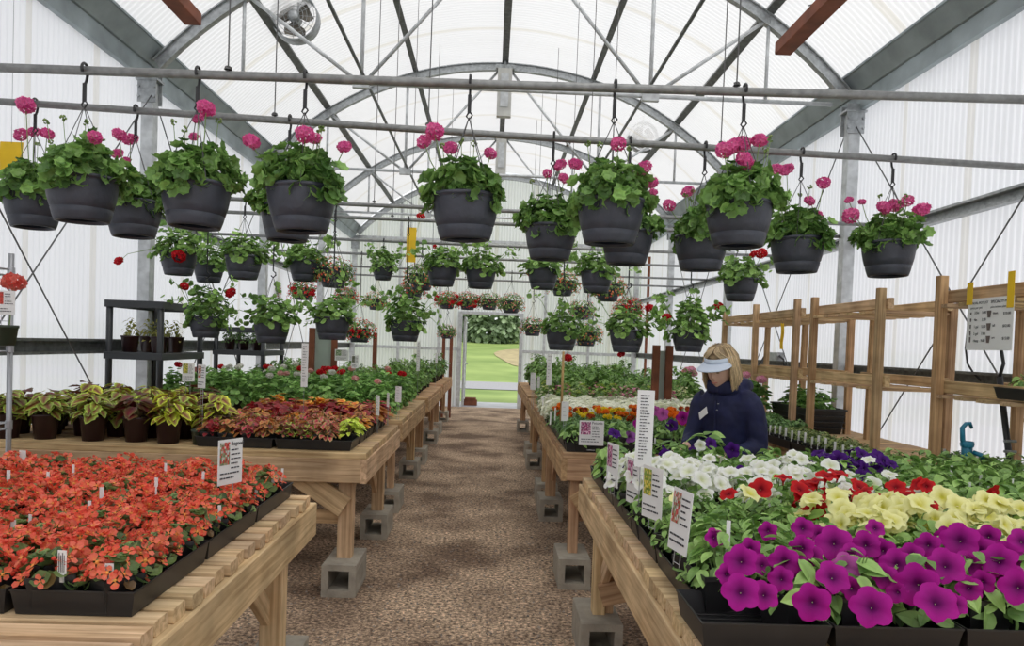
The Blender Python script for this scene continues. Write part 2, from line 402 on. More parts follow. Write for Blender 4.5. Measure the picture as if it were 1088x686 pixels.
# ================================================================ THE SETTING
XC = .06; XL, XR = -3.33, 3.45; YB, YE = -2.0, 17.9; ZG = 3.9
AR = 4.45
def arc_z(x):                                          # roof curve above the floor
    a = x-XC; return EYE-.48+math.sqrt(AR*AR-a*a)
ARCHES = (3.58, 7.16, 10.74, 14.32)
# floor
b = MB(); b.add([(XL-.3, YB, 0), (XR+.3, YB, 0), (XR+.3, YE, 0), (XL-.3, YE, 0)], [[0, 1, 2, 3]])
structure(b.build('floor', 'gravel_floor'))
# walls: corrugated sheets with real ribs
def corrugated(u0, u1, fn, name, mat, pitch=.068, amp=.007, rows=(0, 1)):
    n = int((u1-u0)/pitch*6); us = np.linspace(u0, u1, n+1); v = []; wv = []
    for r in rows:
        for u in us:
            v.append(fn(u, r, amp*math.cos(2*math.pi*u/pitch))); wv.append((u, r, 0))
    k = n+1; f = [[i*k+j, i*k+j+1, (i+1)*k+j+1, (i+1)*k+j] for i in range(len(rows)-1) for j in range(n)]
    mb = MB(); mb.add(v, f, wuv=wv); return structure(mb.build(name, mat, smooth=True))
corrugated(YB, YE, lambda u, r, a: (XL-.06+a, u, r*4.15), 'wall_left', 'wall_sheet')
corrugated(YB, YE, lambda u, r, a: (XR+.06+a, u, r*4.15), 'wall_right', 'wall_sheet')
DX0, DX1, DZ = -.70, .66, 2.2
mb = MB()
def end_strip(x0, x1, zb):
    n = max(2, int((x1-x0)/.068*6)); v = []; wv = []
    for i in range(n+1):
        x = x0+(x1-x0)*i/n; a = .007*math.cos(2*math.pi*x/.068)
        for z in (zb, arc_z(x)): v.append((x, YE+a, z)); wv.append((x, z, 0))
    mb.add(v, [[2*i, 2*i+2, 2*i+3, 2*i+1] for i in range(n)], wuv=wv)
end_strip(XL-.05, DX0, 0); end_strip(DX0, DX1, DZ); end_strip(DX1, XR+.05, 0)
structure(mb.build('wall_back', 'wall_sheet', smooth=True))
# back of the house behind the camera, closed by the same sheet
mb = MB(); end = YB
def _e(x0, x1):
    n = 60; v = []; wv = []
    for i in range(n+1):
        x = x0+(x1-x0)*i/n
        for z in (0, arc_z(x)): v.append((x, YB, z)); wv.append((x, z, 0))
    mb.add(v, [[2*i, 2*i+2, 2*i+3, 2*i+1] for i in range(n)], wuv=wv)
_e(XL-.05, XR+.05); structure(mb.build('wall_front', 'wall_sheet'))
# roof: ribs run along the arc, so the wave travels along Y
xs = np.linspace(XL-.1, XR+.1, 41); ny = int((YE-YB)/.068*6); ys = np.linspace(YB, YE, ny+1)
v = []; wv = []
for x in xs:
    z0 = arc_z(x)+.10
    for y in ys:
        v.append((x, y, z0+.007*math.cos(2*math.pi*y/.068))); wv.append((y, x, 0))
k = ny+1; mb = MB(); mb.add(v, [[i*k+j, i*k+j+1, (i+1)*k+j+1, (i+1)*k+j] for i in range(len(xs)-1) for j in range(ny)], wuv=wv)
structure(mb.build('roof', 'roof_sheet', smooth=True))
# eave gutters: folded channel with two faces and lips
for side, x, sgn in (('left', XL, 1), ('right', XR, -1)):
    mb = MB()
    prof = [(0, 3.84), (.05, 3.84), (.055, 3.99), (.075, 3.995), (.085, 4.01), (.18, 4.14), (.20, 4.14), (.20, 4.16), (0, 4.16)]
    v = [(x+sgn*px, y, z) for y in (YB, YE) for px, z in prof]; n = len(prof)
    mb.add(v, [[i, (i+1) % n, n+(i+1) % n, n+i] for i in range(n)])
    structure(mb.build('gutter_'+side, 'gutter_metal'))
# purlins
for i, (px, wd) in enumerate(((-1.25, .07), (0, .09), (1.25, .07), (-2.46, .08), (2.46, .08))):
    x = XC+px; z = arc_z(x); mb = MB(); s = px/AR
    up = np.array([s, 0, 1.]); up /= np.linalg.norm(up); r = np.array([up[2], 0, -up[0]])
    prof = [(-wd/2, 0), (wd/2, 0), (wd/2, .1), (wd/2-.012, .1), (wd/2-.012, .012), (-wd/2+.012, .012), (-wd/2+.012, .1), (-wd/2, .1)]
    v = []
    for y in (YB, YE):
        for a, h in prof: p = np.array([x, y, z-.005])+r*a+up*h*.95; v.append(p)
    n = 8; mb.add(v, [[j, (j+1) % n, n+(j+1) % n, n+j] for j in range(n)])
    structure(mb.build('roof_purlin', 'purlin_metal'))
# side girts (two per wall) and sill
for x, sgn in ((XL, 1), (XR, -1)):
    for z, h in ((1.37, .12), (2.62, .10)):
        mb = MB(); X0 = x-.02*sgn
        prof = [(0, 0), (.07, 0), (.07, .02), (.012, .02), (.012, h-.02), (.07, h-.02), (.07, h), (0, h)]
        v = [(X0+sgn*a, y, z-h/2+q) for y in (YB, YE) for a, q in prof]
        mb.add(v, [[j, (j+1) % 8, 8+(j+1) % 8, 8+j] for j in range(8)])
        structure(mb.build('wall_girt', 'purlin_metal' if z < 2 else 'galv'))
# end wall studs and girt
mb = MB()
for x in (-2.2, -1.25, 1.25, 2.3): mb.box(x-.03, x+.03, YE-.09, YE-.03, 0, arc_z(x))
mb.box(XL, DX0-.06, YE-.08, YE-.03, 1.33, 1.40); mb.box(DX1+.06, XR, YE-.08, YE-.03, 1.33, 1.40)
mb.box(XL, XR, YE-.10, YE-.04, 3.88, 3.95)
structure(mb.build('trim_1', 'galv_light'))
# door frame
mb = MB(); mb.box(DX0-.10, DX0, YE-.1, YE+.04, 0, DZ+.06); mb.box(DX1, DX1+.08, YE-.1, YE+.04, 0, DZ+.06); mb.box(DX0, DX1, YE-.1, YE+.04, DZ, DZ+.07)
structure(mb.build('door_frame', 'galv_light'))
# door leaf swung outward against the left jamb
t = thing('door_1', None, None, (DX0+.03, YE+.04, 0)); t['kind'] = 'structure'
mb = MB(); W_, H_ = 1.1, DZ-.05
mb.box(0, .05, 0, .07, .02, H_); mb.box(0, .05, W_-.07, W_, .02, H_); mb.box(0, .05, .07, W_-.07, H_-.07, H_); mb.box(0, .05, .07, W_-.07, .02, .15); mb.box(0, .05, .07, W_-.07, 1.0, 1.06)
structure(mb.build('door_panel', 'galv_light', t))
mb = MB(); mb.box(.02, .03, .07, W_-.07, .15, H_-.07); structure(mb.build('door_pane', 'wall_sheet', t))
mb = MB(); mb.tube([(-.0, W_-.1, 1.0), (.09, W_-.1, 1.0), (.09, W_-.22, 1.0)], .012); structure(mb.build('door_handle', 'galv', t))

# posts along both walls
def post(x, y, side):
    t = thing('steel_post', 'galvanised square steel post on the %s wall, %s' % (side, {7.16: 'nearest one in view', 10.74: 'second one from the viewer', 14.32: 'third one, towards the door', 17.72: 'in the far corner', 3.58: 'closest to the viewer'}[y]), 'post', (x, y, 0), 0, 'posts of the %s wall' % side)
    mb = MB(); mb.box(-.055, .055, -.055, .055, 0, 3.86); mb.build('column', 'galv_light', t)
    mb = MB(); mb.box(-.085, .085, -.07, -.058, 3.62, 3.90); mb.box(-.085, .085, .058, .07, 3.62, 3.90); mb.box(-.10, .10, -.08, .08, 3.82, 3.84)
    for zz in (3.67, 3.76):
        for xx in (-.07, .07): mb.tube([(xx, -.085, zz), (xx, -.06, zz)], .012, 6)
    mb.build('bracket', 'galv', t)
    return t
for y in (3.58, 7.16, 10.74, 14.32, 17.72):
    post(XL+.08, y, 'left'); post(XR-.08, y, 'right')
# arched trusses
WH = {3.58: 'over the near hanging baskets', 7.16: 'springing from the nearest pair of posts', 10.74: 'second from the viewer', 14.32: 'third from the viewer', 17.7: 'against the end wall'}
for y in ARCHES+(17.7,):
    t = thing('roof_truss', 'galvanised arched roof truss, '+WH[y], 'truss', (XC, y, ZG), 0, 'arched trusses across the greenhouse')
    mb = MB(); xs = np.linspace(-3.28, 3.28, 37)
    cs = []
    for x in xs:
        z = arc_z(XC+x)-ZG; d = np.array([x/AR, 0, 1.]); d /= np.linalg.norm(d); tn = np.array([d[2], 0, -d[0]])
        p = np.array([x, 0, z]); cs.append((p, d))
    v = []; hh = .11; ww = .035
    for p, d in cs:
        for yy, h in ((-ww, 0), (ww, 0), (ww, -.012), (.008, -.014), (.008, -hh+.014), (ww, -hh+.012), (ww, -hh), (-ww, -hh), (-ww, -hh+.012), (-.008, -hh+.014), (-.008, -.014), (-ww, -.012)):
            v.append(p+d*(h+.0)+np.array([0, yy, 0]))
    n = 12; mb.add(v, [[i*n+j, i*n+(j+1) % n, (i+1)*n+(j+1) % n, (i+1)*n+j] for i in range(len(cs)-1) for j in range(n)]+[list(range(n))])
    mb.build('arch', 'galv', t)
    if y == 17.7: continue
    mb = MB(); mb.tube([(-3.1, 0, .0), (3.1, 0, 0)], .021, 8); mb.build('bottom_chord', 'galv_light', t, True)
    for s in (-1, 1):
        mb = MB(); mb.tube([(s*1.36, 0, 0), (s*1.36, 0, arc_z(XC+s*1.36)-ZG-.05)], .019, 8); mb.build('upright', 'galv_light', t, True)
        mb = MB(); mb.tube([(s*2.46, 0, 0), (s*2.46, 0, arc_z(XC+s*2.46)-ZG-.05)], .017, 8); mb.build('upright', 'galv_light', t, True)
        mb = MB(); mb.tube([(s*1.40, 0, .02), (s*2.42, 0, arc_z(XC+s*2.46)-ZG-.08)], .018, 8); mb.build('diagonal', 'galv_light', t, True)
        mb = MB(); mb.tube([(s*1.32, 0, .02), (s*.08, 0, arc_z(XC)-ZG-.1)], .018, 8); mb.build('diagonal', 'galv_light', t, True)
        mb = MB(); mb.box(s*1.36-.08, s*1.36+.08, -.024, .024, -.05, .05); mb.build('gusset', 'galv_light', t)
# long pipes lying on the chords, and long cables
for s, nm in ((-1, 'left'), (1, 'right')):
    mb = MB(); mb.tube([(XC+s*1.33, YB, ZG+.05), (XC+s*1.33, 14.4, ZG+.05)], .016, 8)
    tag(mb.build('ridge_brace_pipe', 'purlin_metal', smooth=True), 'dark thin pipe running lengthways on the trusses, on the %s of the ridge' % nm, 'pipe', 'lengthways brace pipes')
    # wall cross bracing
X0, X1 = XL+.10, XR-.10
for x, nm in ((X0, 'left'), (X1, 'right')):
    for i in range(3):
        y0, y1 = 3.58+3.58*i, 7.16+3.58*i
        for a, (za, zb) in enumerate(((3.7, .1), (.1, 3.7))):
            x = (X0 if nm == 'left' else X1)+a*.016
            mb = MB(); mb.tube([(x, y0+.05, za), (x+.01, y1-.05, zb)], .006, 5)
            tag(mb.build('brace_cable', 'wire'), 'thin %s brace rod on the %s wall, %s' % ('falling' if za > 1 else 'rising', nm, ('nearest bay', 'middle bay', 'bay by the end wall')[i]), 'brace', 'cross braces on the side walls')
# control boxes at the arch apexes
for y, nm in ((10.65, 'second'), (14.23, 'third')):
    t = thing('ridge_control_box', 'tall grey metal box hung at the apex of the %s arch' % nm, 'box', (XC, y, arc_z(XC)-.78), 0, 'boxes at the arch apexes')
    mb = MB(); mb.box(-.10, .10, -.06, .06, 0, .66); mb.build('housing', 'grey_box', t)
    mb = MB(); mb.box(-.055, .055, -.075, -.062, .12, .58); mb.build('cover', 'galv_light', t)
    mb = MB(); mb.box(-.13, .13, -.04, .04, .662, .72); mb.box(-.015, .015, -.02, .02, .72, .80)
    mb.build('bracket', 'galv', t)
# circulation fans
def fan(x, y, z, label):
    t = thing('circulation_fan', label, 'fan', (x, y, z), 0, 'round wire fans under the roof')
    R = .235
    mb = MB(); mb.lathe([(R, -.08), (R+.012, -.08), (R+.012, .08), (R, .08), (R, -.08)], 32)
    o = mb.build('shroud', 'galv', t, True); o.rotation_euler = (math.pi/2, 0, 0)
    mb = MB()
    for r in (.06, .10, .14, .18, .215): mb.tube([(r*math.cos(a), -.085, r*math.sin(a)) for a in np.linspace(0, 2*math.pi, 29)], .0028, 4, caps=False)
    for k in range(12):
        a = math.pi*k/6; mb.tube([(.05*math.cos(a), -.085, .05*math.sin(a)), (R*math.cos(a), -.075, R*math.sin(a))], .0028, 4)
    mb.build('wire_guard', 'galv', t)
    for k in range(3):
        mb = MB(); a0 = 2*math.pi*k/3+.5; v = []
        for i in range(7):
            rr = .05+.15*i/6; wdt = .5+.3*math.sin(math.pi*i/6)
            for q in (-1, 1): v.append((rr*math.cos(a0+q*wdt), q*.03, rr*math.sin(a0+q*wdt)))
        mb.add(v, [[2*i, 2*i+1, 2*i+3, 2*i+2] for i in range(6)]); o = mb.build('blade', 'rust_fan', t)
        mo = o.modifiers.new('s', 'SOLIDIFY'); mo.thickness = .003
    mb = MB(); mb.lathe([(.0, -.07), (.055, -.07), (.06, .05), (.05, .1), (0, .1)], 16); o = mb.build('motor', 'galv', t, True); o.rotation_euler = (math.pi/2, 0, 0)
    mb = MB(); mb.tube([(0, .0, R), (0, 0, R+.12)], .012); mb.tube([(0, .1, 0), (0, .1, R+.0), (0, 0, R+.1)], .01); mb.build('bracket', 'galv', t)
paint('rust_fan', (.20, .18, .15), .6, .3, .4, 20)
p = at(314, 20, Y=8.1); fan(p.x, 8.1, p.z, 'round wire-caged fan hung under the roof at the upper left')
p = at(683, 146, Y=12.6); fan(p.x, 12.6, p.z, 'small round wire-caged fan hung under the roof over the right-hand baskets')
# brown boards hung lengthways under the roof
for s, nm, px, py in ((-1, 'left', 205, 20), (1, 'right', 832, 52)):
    e = at(px, py, Y=4.6)
    mb = MB(); mb.beam((e.x, 1.2, e.z), (e.x, 4.6, e.z), .075, .10)
    o = mb.build('hanging_board', 'rust_brown')
    tag(o, 'red-brown board hung lengthways under the roof on the %s side' % nm, 'board', 'red-brown boards under the roof')
    for yy in (2.0, 4.1):
        mb = MB(); mb.tube([(0, 0, 0), (0, 0, arc_z(e.x)+.09-e.z-.03)], .004, 5); mb.tube([(-.06, 0, 0), (0, 0, 0.02), (.06, 0, 0)], .004, 5)
        o = mb.build('suspension_wire', 'wire', loc=(e.x, yy, e.z+.035))
        tag(o, 'thin wire holding the %s brown roof board, %s end' % (nm, 'nearer' if yy < 3 else 'farther'), 'wire', 'wires of the brown roof boards')

# cross pipes that carry the baskets: (Y, left pixel height, right pixel height) -> slightly sloping pipes
PIPES = {}
for i, (y, pl, pr, nm) in enumerate(((3.33, 71, 105, 'nearest and highest'), (4.25, 107.5, 177, 'second from the viewer'),)):
    a = at(0, pl, Y=y); c = at(1088, pr, Y=y); sl = (c.z-a.z)/(c.x-a.x)
    PIPES[y] = lambda x, a=a, sl=sl: a.z+sl*(x-a.x)
for y in (6.5, 7.2, 8.8, 10.2, 12.0, 13.5): PIPES[y] = lambda x: 2.66
PNAME = {3.33: 'nearest the viewer', 4.25: 'second from the viewer', 6.5: 'third from the viewer', 7.2: 'fourth from the viewer', 8.8: 'fifth from the viewer', 10.2: 'sixth from the viewer', 12.0: 'seventh from the viewer', 13.5: 'last before the door'}
for y, fz in PIPES.items():
    x0, x1 = XL+.02, XR-.02
    mb = MB(); mb.tube([(x0, y, fz(x0)), (XC, y, fz(XC)-.01), (x1, y, fz(x1))], .019 if y < 5 else .017, 10)
    tag(mb.build('cross_pipe', 'pipe_metal', smooth=True), 'grey steel pipe carrying hanging baskets across the greenhouse, '+PNAME[y], 'pipe', 'pipes that carry the hanging baskets')
WIRES = [(3.33, 241, 0), (3.33, 781, 0), (4.25, 291.5, 0), (4.25, 767, 0), (4.25, 455, 0), (6.5, 400, 0), (6.5, 628, 0), (7.2, 420, 0), (7.2, 652, 0), (8.8, 440, 0), (8.8, 610, 0), (10.2, 464, 0), (10.2, 590, 0), (12.0, 480, 0), (13.5, 500, 0), (12.0, 575, 0), (13.5, 570, 0)]
for y, px, _ in WIRES:
    x = at(px, 130, Y=y).x; z0 = PIPES[y](x); z1 = arc_z(x)+.09
    mb = MB(); mb.tube([(x, y, z0-.02), (x+.01, y, z1)], .0035, 5)
    mb.add(*[np.array(BLOB[0])*.018+np.array([x, y, z0+.02]), BLOB[1]])
    tag(mb.build('suspension_wire', 'wire'), 'roof wire to the pipe %s, %s of the ridge' % (PNAME[y], 'left' if x < -.9 else ('just left' if x < XC else ('just right' if x < 1 else 'right'))), 'wire', 'wires that hold up the cross pipes')

# ---------------------------------------------------------------- outside the door
mb = MB(); mb.box(-.62, -.30, 18.35, 18.55, 0, .14); mb.box(-.60, -.33, 18.34, 18.56, .14, .19); tag(mb.build('doorstep_block', 'brown_post'), 'brown block lying outside the door by the left jamb', 'block')
def terr(y):
    return 0 if y < 31 else (y-31)*.055
mb = MB(); v = []; rows = [17.93, 19.2, 24, 27, 31, 33, 40, 50, 60, 75]
for y in rows:
    for x in (-40, -12, -4, 0, 4, 12, 40): v.append((x, y, -.02+terr(y)))
mb.add(v, [[i*7+j, i*7+j+1, (i+1)*7+j+1, (i+1)*7+j] for i in range(len(rows)-1) for j in range(6)])
structure(mb.build('lawn', 'field'))
mb = MB(); mb.add([(-1.5, 17.9, .0), (1.6, 17.9, .0), (1.5, 19.6, .0), (-1.4, 19.6, .0)], [[0, 1, 2, 3]]); structure(mb.build('path', 'wet_slab'))
mb = MB(); mb.add([(-30, 25.6, .0), (30, 25.0, .0), (30, 30.2, .0), (-30, 30.6, .0)], [[0, 1, 2, 3]]); structure(mb.build('road', 'road_gravel'))
mb = MB(); ps = [(2.2+1.9*math.cos(a)*(1+.15*math.sin(3*a)), 46+8*math.sin(a)) for a in np.linspace(0, 2*math.pi, 21)[:-1]]
mb.add([(x, y, terr(y)+.01) for x, y in ps], [list(range(20))]); structure(mb.build('ground_patch', 'dry_patch'))
rng = RG(5)
for i in range(9):
    x = -11+i*2.75; y = 62+6.5*(i % 2); h = rng.uniform(6.5, 9.5)
    t = thing('distant_tree', 'dark green tree beyond the lawn, %s from the left of the tree line' % ORD[i], 'tree', (x, y, terr(y)-.05), 0, 'trees beyond the lawn')
    mb = MB(); mb.tube([(0, 0, 0), (.1, 0, h*.5), (0, .1, h*.8)], [.22, .15, .06], 6, col=(.12, .09, .06)); mb.build('trunk', 'solid', t)
    mb = MB(); P, Fd, N, a = dome_pts(rng, 1800, 2.4, h*.95, .0, 0, .5)
    P[:, 0:2] *= rng.uniform(.75, 1.1, (len(P), 1))
    c = lerpc(rng, (.13, .19, .10), (.30, .40, .22), len(P))
    scatter(mb, ROUND_S, P, Fd, N, rng.uniform(.22, .5, len(P)), c*.8, c); mb.build('crown', 'leaf', t)

# gravel stones strewn on the near floor
rng = RG(11); mb = MB(); n = 5200
P = np.stack([rng.uniform(-1.9, 1.7, n), 2.4+rng.uniform(0, 1, n)**1.6*7, np.full(n, .0)], 1)
c = lerpc(rng, (.13, .10, .08), (.42, .36, .30), n)
S = rng.uniform(.003, .009, n)
scatter(mb, T_blob(5), P, rng.normal(0, 1, (n, 3)), np.array([0, 0, 1.])+rng.normal(0, .2, (n, 3)), S, c, c)
tag(mb.build('gravel', 'solid'), 'loose brown gravel strewn over the greenhouse floor', 'gravel', kind='stuff')

# ================================================================ BENCHES
ZT = .84
def wcol(rng, v=.14): return tuple(np.clip(np.array([1, 1, 1])*rng.uniform(1-v, 1+v)*np.array([1, rng.uniform(.95, 1.03), rng.uniform(.9, 1.05)]), 0, 1.3))
def half_block(x, y, label):
    mb = MB(); L = .20; h = .19
    for (x0, x1, z0, z1) in ((-L/2, L/2, 0, .04), (-L/2, L/2, h-.035, h), (-L/2, -L/2+.04, .04, h-.035), (L/2-.04, L/2, .04, h-.035)):
        mb.box(x0, x1, -.19, .19, z0, z1)
    o = mb.build('cinder_block', 'concrete', loc=(x, y, 0))
    return tag(o, label, 'block', 'cinder blocks under the bench legs')
def bench(label, x0, x1, y0, y1, side, legs, mat='wood', seed=1, slat=.09, gap=.012, ragged=.0, near_brace=True, where=''):
    """slatted bench; side = +1 when the aisle edge is x1 (left row), -1 when it is x0 (right row)"""
    rng = RG(seed); t = thing('plant_bench', label, 'bench', ((x0+x1)/2, (y0+y1)/2, 0), 0, 'slatted wooden plant benches')
    ox, oy = (x0+x1)/2, (y0+y1)/2
    def B(mb, a, c, h, w_, up=(0, 0, 1), v=.14):
        mb.beam((a[0]-ox, a[1]-oy, a[2]), (c[0]-ox, c[1]-oy, c[2]), h, w_, up, wcol(rng, v))
    mb = MB(); y = y0+slat/2
    while y < y1-slat*.4:
        ja, jb = rng.uniform(-ragged, ragged, 2)
        e0, e1 = x0+.01+abs(ja), x1-.01-abs(jb)
        B(mb, (e0, y, ZT-.019), (e1, y+rng.uniform(-.004, .004), ZT-.019+rng.uniform(-.003, .002)), .038, slat-gap*rng.uniform(.5, 1.2))
        y += slat
    mb.build('bench_top', mat, t)
    zf = ZT-.038-.07
    for xx, nm in ((x0+.02, 'near'), (x1-.02, 'far')):
        mb = MB(); B(mb, (xx, y0, zf-.002), (xx, y1, zf-.002), .14, .038); mb.build('side_rail', mat, t)
    for yy in (y0+.02, y1-.02):
        mb = MB(); B(mb, (x0+.04, yy, zf), (x1-.04, yy, zf), .14, .038); mb.build('end_rail', mat, t)
    xe = x1-.14 if side > 0 else x0+.10; xo = x0+.1 if side > 0 else x1-.1
    for i, ly in enumerate(legs):
        for xx, aisle in ((xe, True), (xo, False)):
            mb = MB(); zb = .19 if aisle else 0.0
            B(mb, (xx, ly, zb), (xx, ly, ZT-.04), .088, .088 if rng.uniform() < .5 else .06, up=(0, 1, 0)); mb.build('leg', mat, t)
        # long brace from the leg up to the rail, and one across
        dirn = 1 if i == 0 else -1
        mb = MB(); B(mb, (xe-.02*side, ly+dirn*.02, .36), (xe-.02*side, ly+dirn*.52, ZT-.06), .085, .036, up=(0, -dirn, 1)); mb.build('brace', mat, t)
        if near_brace and i == 0:
            mb = MB(); B(mb, (xe+.0*side, ly-.065, .50), (xe-side*.42, ly-.065, ZT-.06), .13, .034, up=(0, 0, 1), v=.1); mb.build('brace', mat, t)
        mb = MB(); B(mb, (xe-.02*side, ly+.05, .42), (xo, ly+.05, .42), .085, .036); mb.build('stretcher', mat, t)
    return t, xe
LBN = []
# left row
t, xe = bench('wooden slatted bench under the coral red begonias', -3.0, -.72, .7, 3.22, 1, (.95, 3.10), 'wood_pale', 3, .092, .026, .018, False)
half_block(xe, 3.12, 'cinder block under the far leg of the begonia bench'); half_block(xe, .95, 'cinder block under the near leg of the begonia bench')
t, xe = bench('wooden bench under the maroon-potted coleus on the left', -3.15, -.70, 4.40, 6.0, 1, (4.55, 5.85), 'wood', 4)
half_block(xe, 4.55, 'cinder block under the near corner leg of the coleus bench'); half_block(xe, 5.85, 'cinder block under the far leg of the coleus bench')
t, xe = bench('wooden bench under the left geraniums, past the coleus bench', -3.15, -.72, 6.35, 8.6, 1, (6.75, 8.4), 'wood', 5)
half_block(xe, 6.75, 'cinder block under the near leg of the left geranium bench'); half_block(xe, 8.4, 'cinder block under the far leg of the left geranium bench')
t, xe = bench('wooden bench beyond the left geranium bench', -3.15, -.72, 9.0, 11.6, 1, (9.4, 11.3), 'wood_red', 6)
half_block(xe, 9.4, 'cinder block under the near leg of the bench beyond the left geraniums'); half_block(xe, 11.3, 'cinder block under the far leg of the bench beyond the left geraniums')
t, xe = bench('wooden bench at the left nearest the doorway', -3.15, -.74, 12.1, 14.8, 1, (12.5, 14.5), 'wood_red', 7)
half_block(xe, 12.5, 'cinder block under the near leg of the left bench by the doorway'); half_block(xe, 14.5, 'cinder block under the far leg of the left bench by the doorway')
# right row
t, xe = bench('wooden slatted bench under the petunias at the right', .475, 3.2, .7, 3.85, -1, (.95, 3.70), 'wood_pale', 8, .092, .012, .006, False)
half_block(xe, 3.72, 'cinder block under the far leg of the petunia bench')
for (a, c, hh) in (((xe+.0, 3.62, .30), (xe+.62, 3.50, .50), .11), ((xe+.0, 3.62, .52), (xe+.5, 3.52, .74), .10), ((xe+.05, 3.70, .19), (xe+.05, 3.70, .80), .05)):
    mb = MB(); ox, oy = t.location.x, t.location.y
    mb.beam((a[0]-ox, a[1]-oy, a[2]), (c[0]-ox, c[1]-oy, c[2]), hh, .036); mb.build('brace', 'wood_red', t)
half_block(xe, .95, 'cinder block under the near leg of the petunia bench')
t, xe = bench('wooden bench under the marigolds on the right', .465, 1.62, 4.70, 6.75, -1, (4.80, 6.6), 'wood_red', 9)
half_block(xe, 4.80, 'cinder block under the near leg of the marigold bench'); half_block(xe, 6.6, 'cinder block under the far leg of the marigold bench')
t, xe = bench('wooden bench right of the aisle past the white alyssum', .48, 2.1, 7.05, 9.5, -1, (7.3, 9.3), 'wood_red', 10)
half_block(xe, 7.3, 'cinder block under the near leg of the bench past the alyssum'); half_block(xe, 9.3, 'cinder block under the far leg of the bench past the alyssum')
t, xe = bench('wooden bench right of the aisle nearest the doorway', .50, 2.1, 9.9, 13.6, -1, (10.2, 13.2), 'wood_red', 12)
half_block(xe, 10.2, 'cinder block under the near leg of the right bench by the doorway'); half_block(xe, 13.2, 'cinder block under the far leg of the right bench by the doorway')
t, xe = bench('wooden bench along the right wall under the shelving', 2.16, 3.28, 3.95, 10.2, -1, (4.2, 7.0, 10.0), 'wood', 13, near_brace=False)
for q, yy in enumerate((4.2, 7.0, 10.0)): half_block(xe, yy, 'cinder block under the %s leg of the bench along the right wall' % ('near', 'middle', 'far')[q])

# wooden shelving on the right wall bench: uprights and boards
def shelving(label, y0, y1, xf=2.6, xb=3.08, ztop=1.97, mids=(), seed=0, tops=True, jut=.0):
    rng = RG(seed); t = thing('wooden_shelving', label, 'shelving', (xf, y0, ZT), 0, 'wooden shelving units along the right wall')
    for yy in (y0, y1)+tuple(mids):
        for xx in (xf, xb):
            mb = MB(); h = ztop-ZT+rng.uniform(-.01, .02)
            mb.beam((xx-xf, yy-y0, .0), (xx-xf+rng.uniform(-.01, .01), yy-y0, h if xx == xf else h-.10), .05, .052, (0, 1, 0), wcol(rng, .2)); mb.build('upright', 'wood_red' if rng.uniform() < .5 else 'wood', t)
    for zz in ((1.87, 1.35) if tops else (1.35,)):
        for xx, sgn in ((xf, 1), (xb, -1)):
            mb = MB(); mb.beam((xx-xf+sgn*.04, -.05, zz-ZT), (xx-xf+sgn*.04, y1-y0+.05, zz-ZT), .072, .036, (0, 0, 1), wcol(rng)); mb.build('shelf_rail', 'wood', t)
        mb = MB(); y = .03
        while y < y1-y0-.03:
            mb.beam((-.02, y, zz-ZT-.055), (xb-xf+.03, y+rng.uniform(-.01, .01), zz-ZT-.055), .02, .085, (0, 0, 1), wcol(rng)); y += .19
        mb.build('shelf_slats', 'wood', t)
    return t
shelving('wooden shelving unit with the price sheet taped to it, right wall', 2.9, 4.30, seed=21)
shelving('wooden shelving unit on the right wall, next past the price sheet', 4.98, 6.02, seed=22)
shelving('long wooden shelving unit on the right wall above the pink geranium', 6.38, 8.35, mids=(7.35,), seed=23)
# ================================================================ PLANT MESHES (made once, shared by the copies)
GER_A, GER_B = (.06, .135, .03), (.24, .41, .11)
def foliage_geranium(seed, R, H, n, s, lo=-.35, z0=0, a=GER_A, b=GER_B, T=ROUND, droop=.2, up=.55, shoots=0):
    rng = RG(seed); mb = MB(); P, Fd, N, ang = dome_pts(rng, n, R, H, z0, lo, .5, droop, up)
    P[:, 0:2] *= (1+.18*np.sin(3*ang+seed))[:, None]; P[:, 2] += .02*np.sin(2*ang+seed)
    c = lerpc(rng, a, b, n); c *= rng.uniform(.8, 1.25, (n, 1))
    scatter(mb, T, P-unit(Fd)*s*.5, Fd, N, rng.uniform(.7, 1.2, n)*s, c*.85, c)
    # petioles and a few shoots
    k = max(10, n//9); ii = rng.choice(n, k, replace=False)
    for i in ii: mb.tube([(P[i, 0]*.25, P[i, 1]*.25, z0-.02), P[i]*[.75, .75, .9], P[i]], [.003, .0022, .0016], 4, col=(.18, .28, .09), caps=False)
    # straggling shoots that reach past the rim, some rising, some hanging
    for q in range(shoots):
        g = rng.uniform(0, 6.28); rise = rng.uniform(-.10, .34); L = rng.uniform(.10, .24); e = np.array([math.cos(g), math.sin(g), 0])
        pts = [e*R*.5+[0, 0, z0+.04], e*(R*.8+L*.4)+[0, 0, z0+.10+rise*.5], e*(R*.75+L)+[0, 0, z0+.04+rise]]
        mb.tube(pts, [.0035, .0028, .0016], 4, col=(.22, .34, .12), caps=False)
        k = int(rng.integers(5, 9)); tt = rng.uniform(.45, 1, k)
        PP = np.array([np.array(pts[1])*(1-(t-.5)*2)+np.array(pts[2])*((t-.5)*2) if t > .5 else np.array(pts[0])*(1-2*t)+np.array(pts[1])*2*t for t in tt])+rng.normal(0, .018, (k, 3))
        c = lerpc(rng, a, b, k)*1.15; scatter(mb, T, PP, rng.normal(0, 1, (k, 3)), rng.normal(0, .5, (k, 3))+e*.5+[0, 0, .4], rng.uniform(.6, 1.1, k)*s, c*.85, c)
    return mb.mesh('foliage', 'leaf')
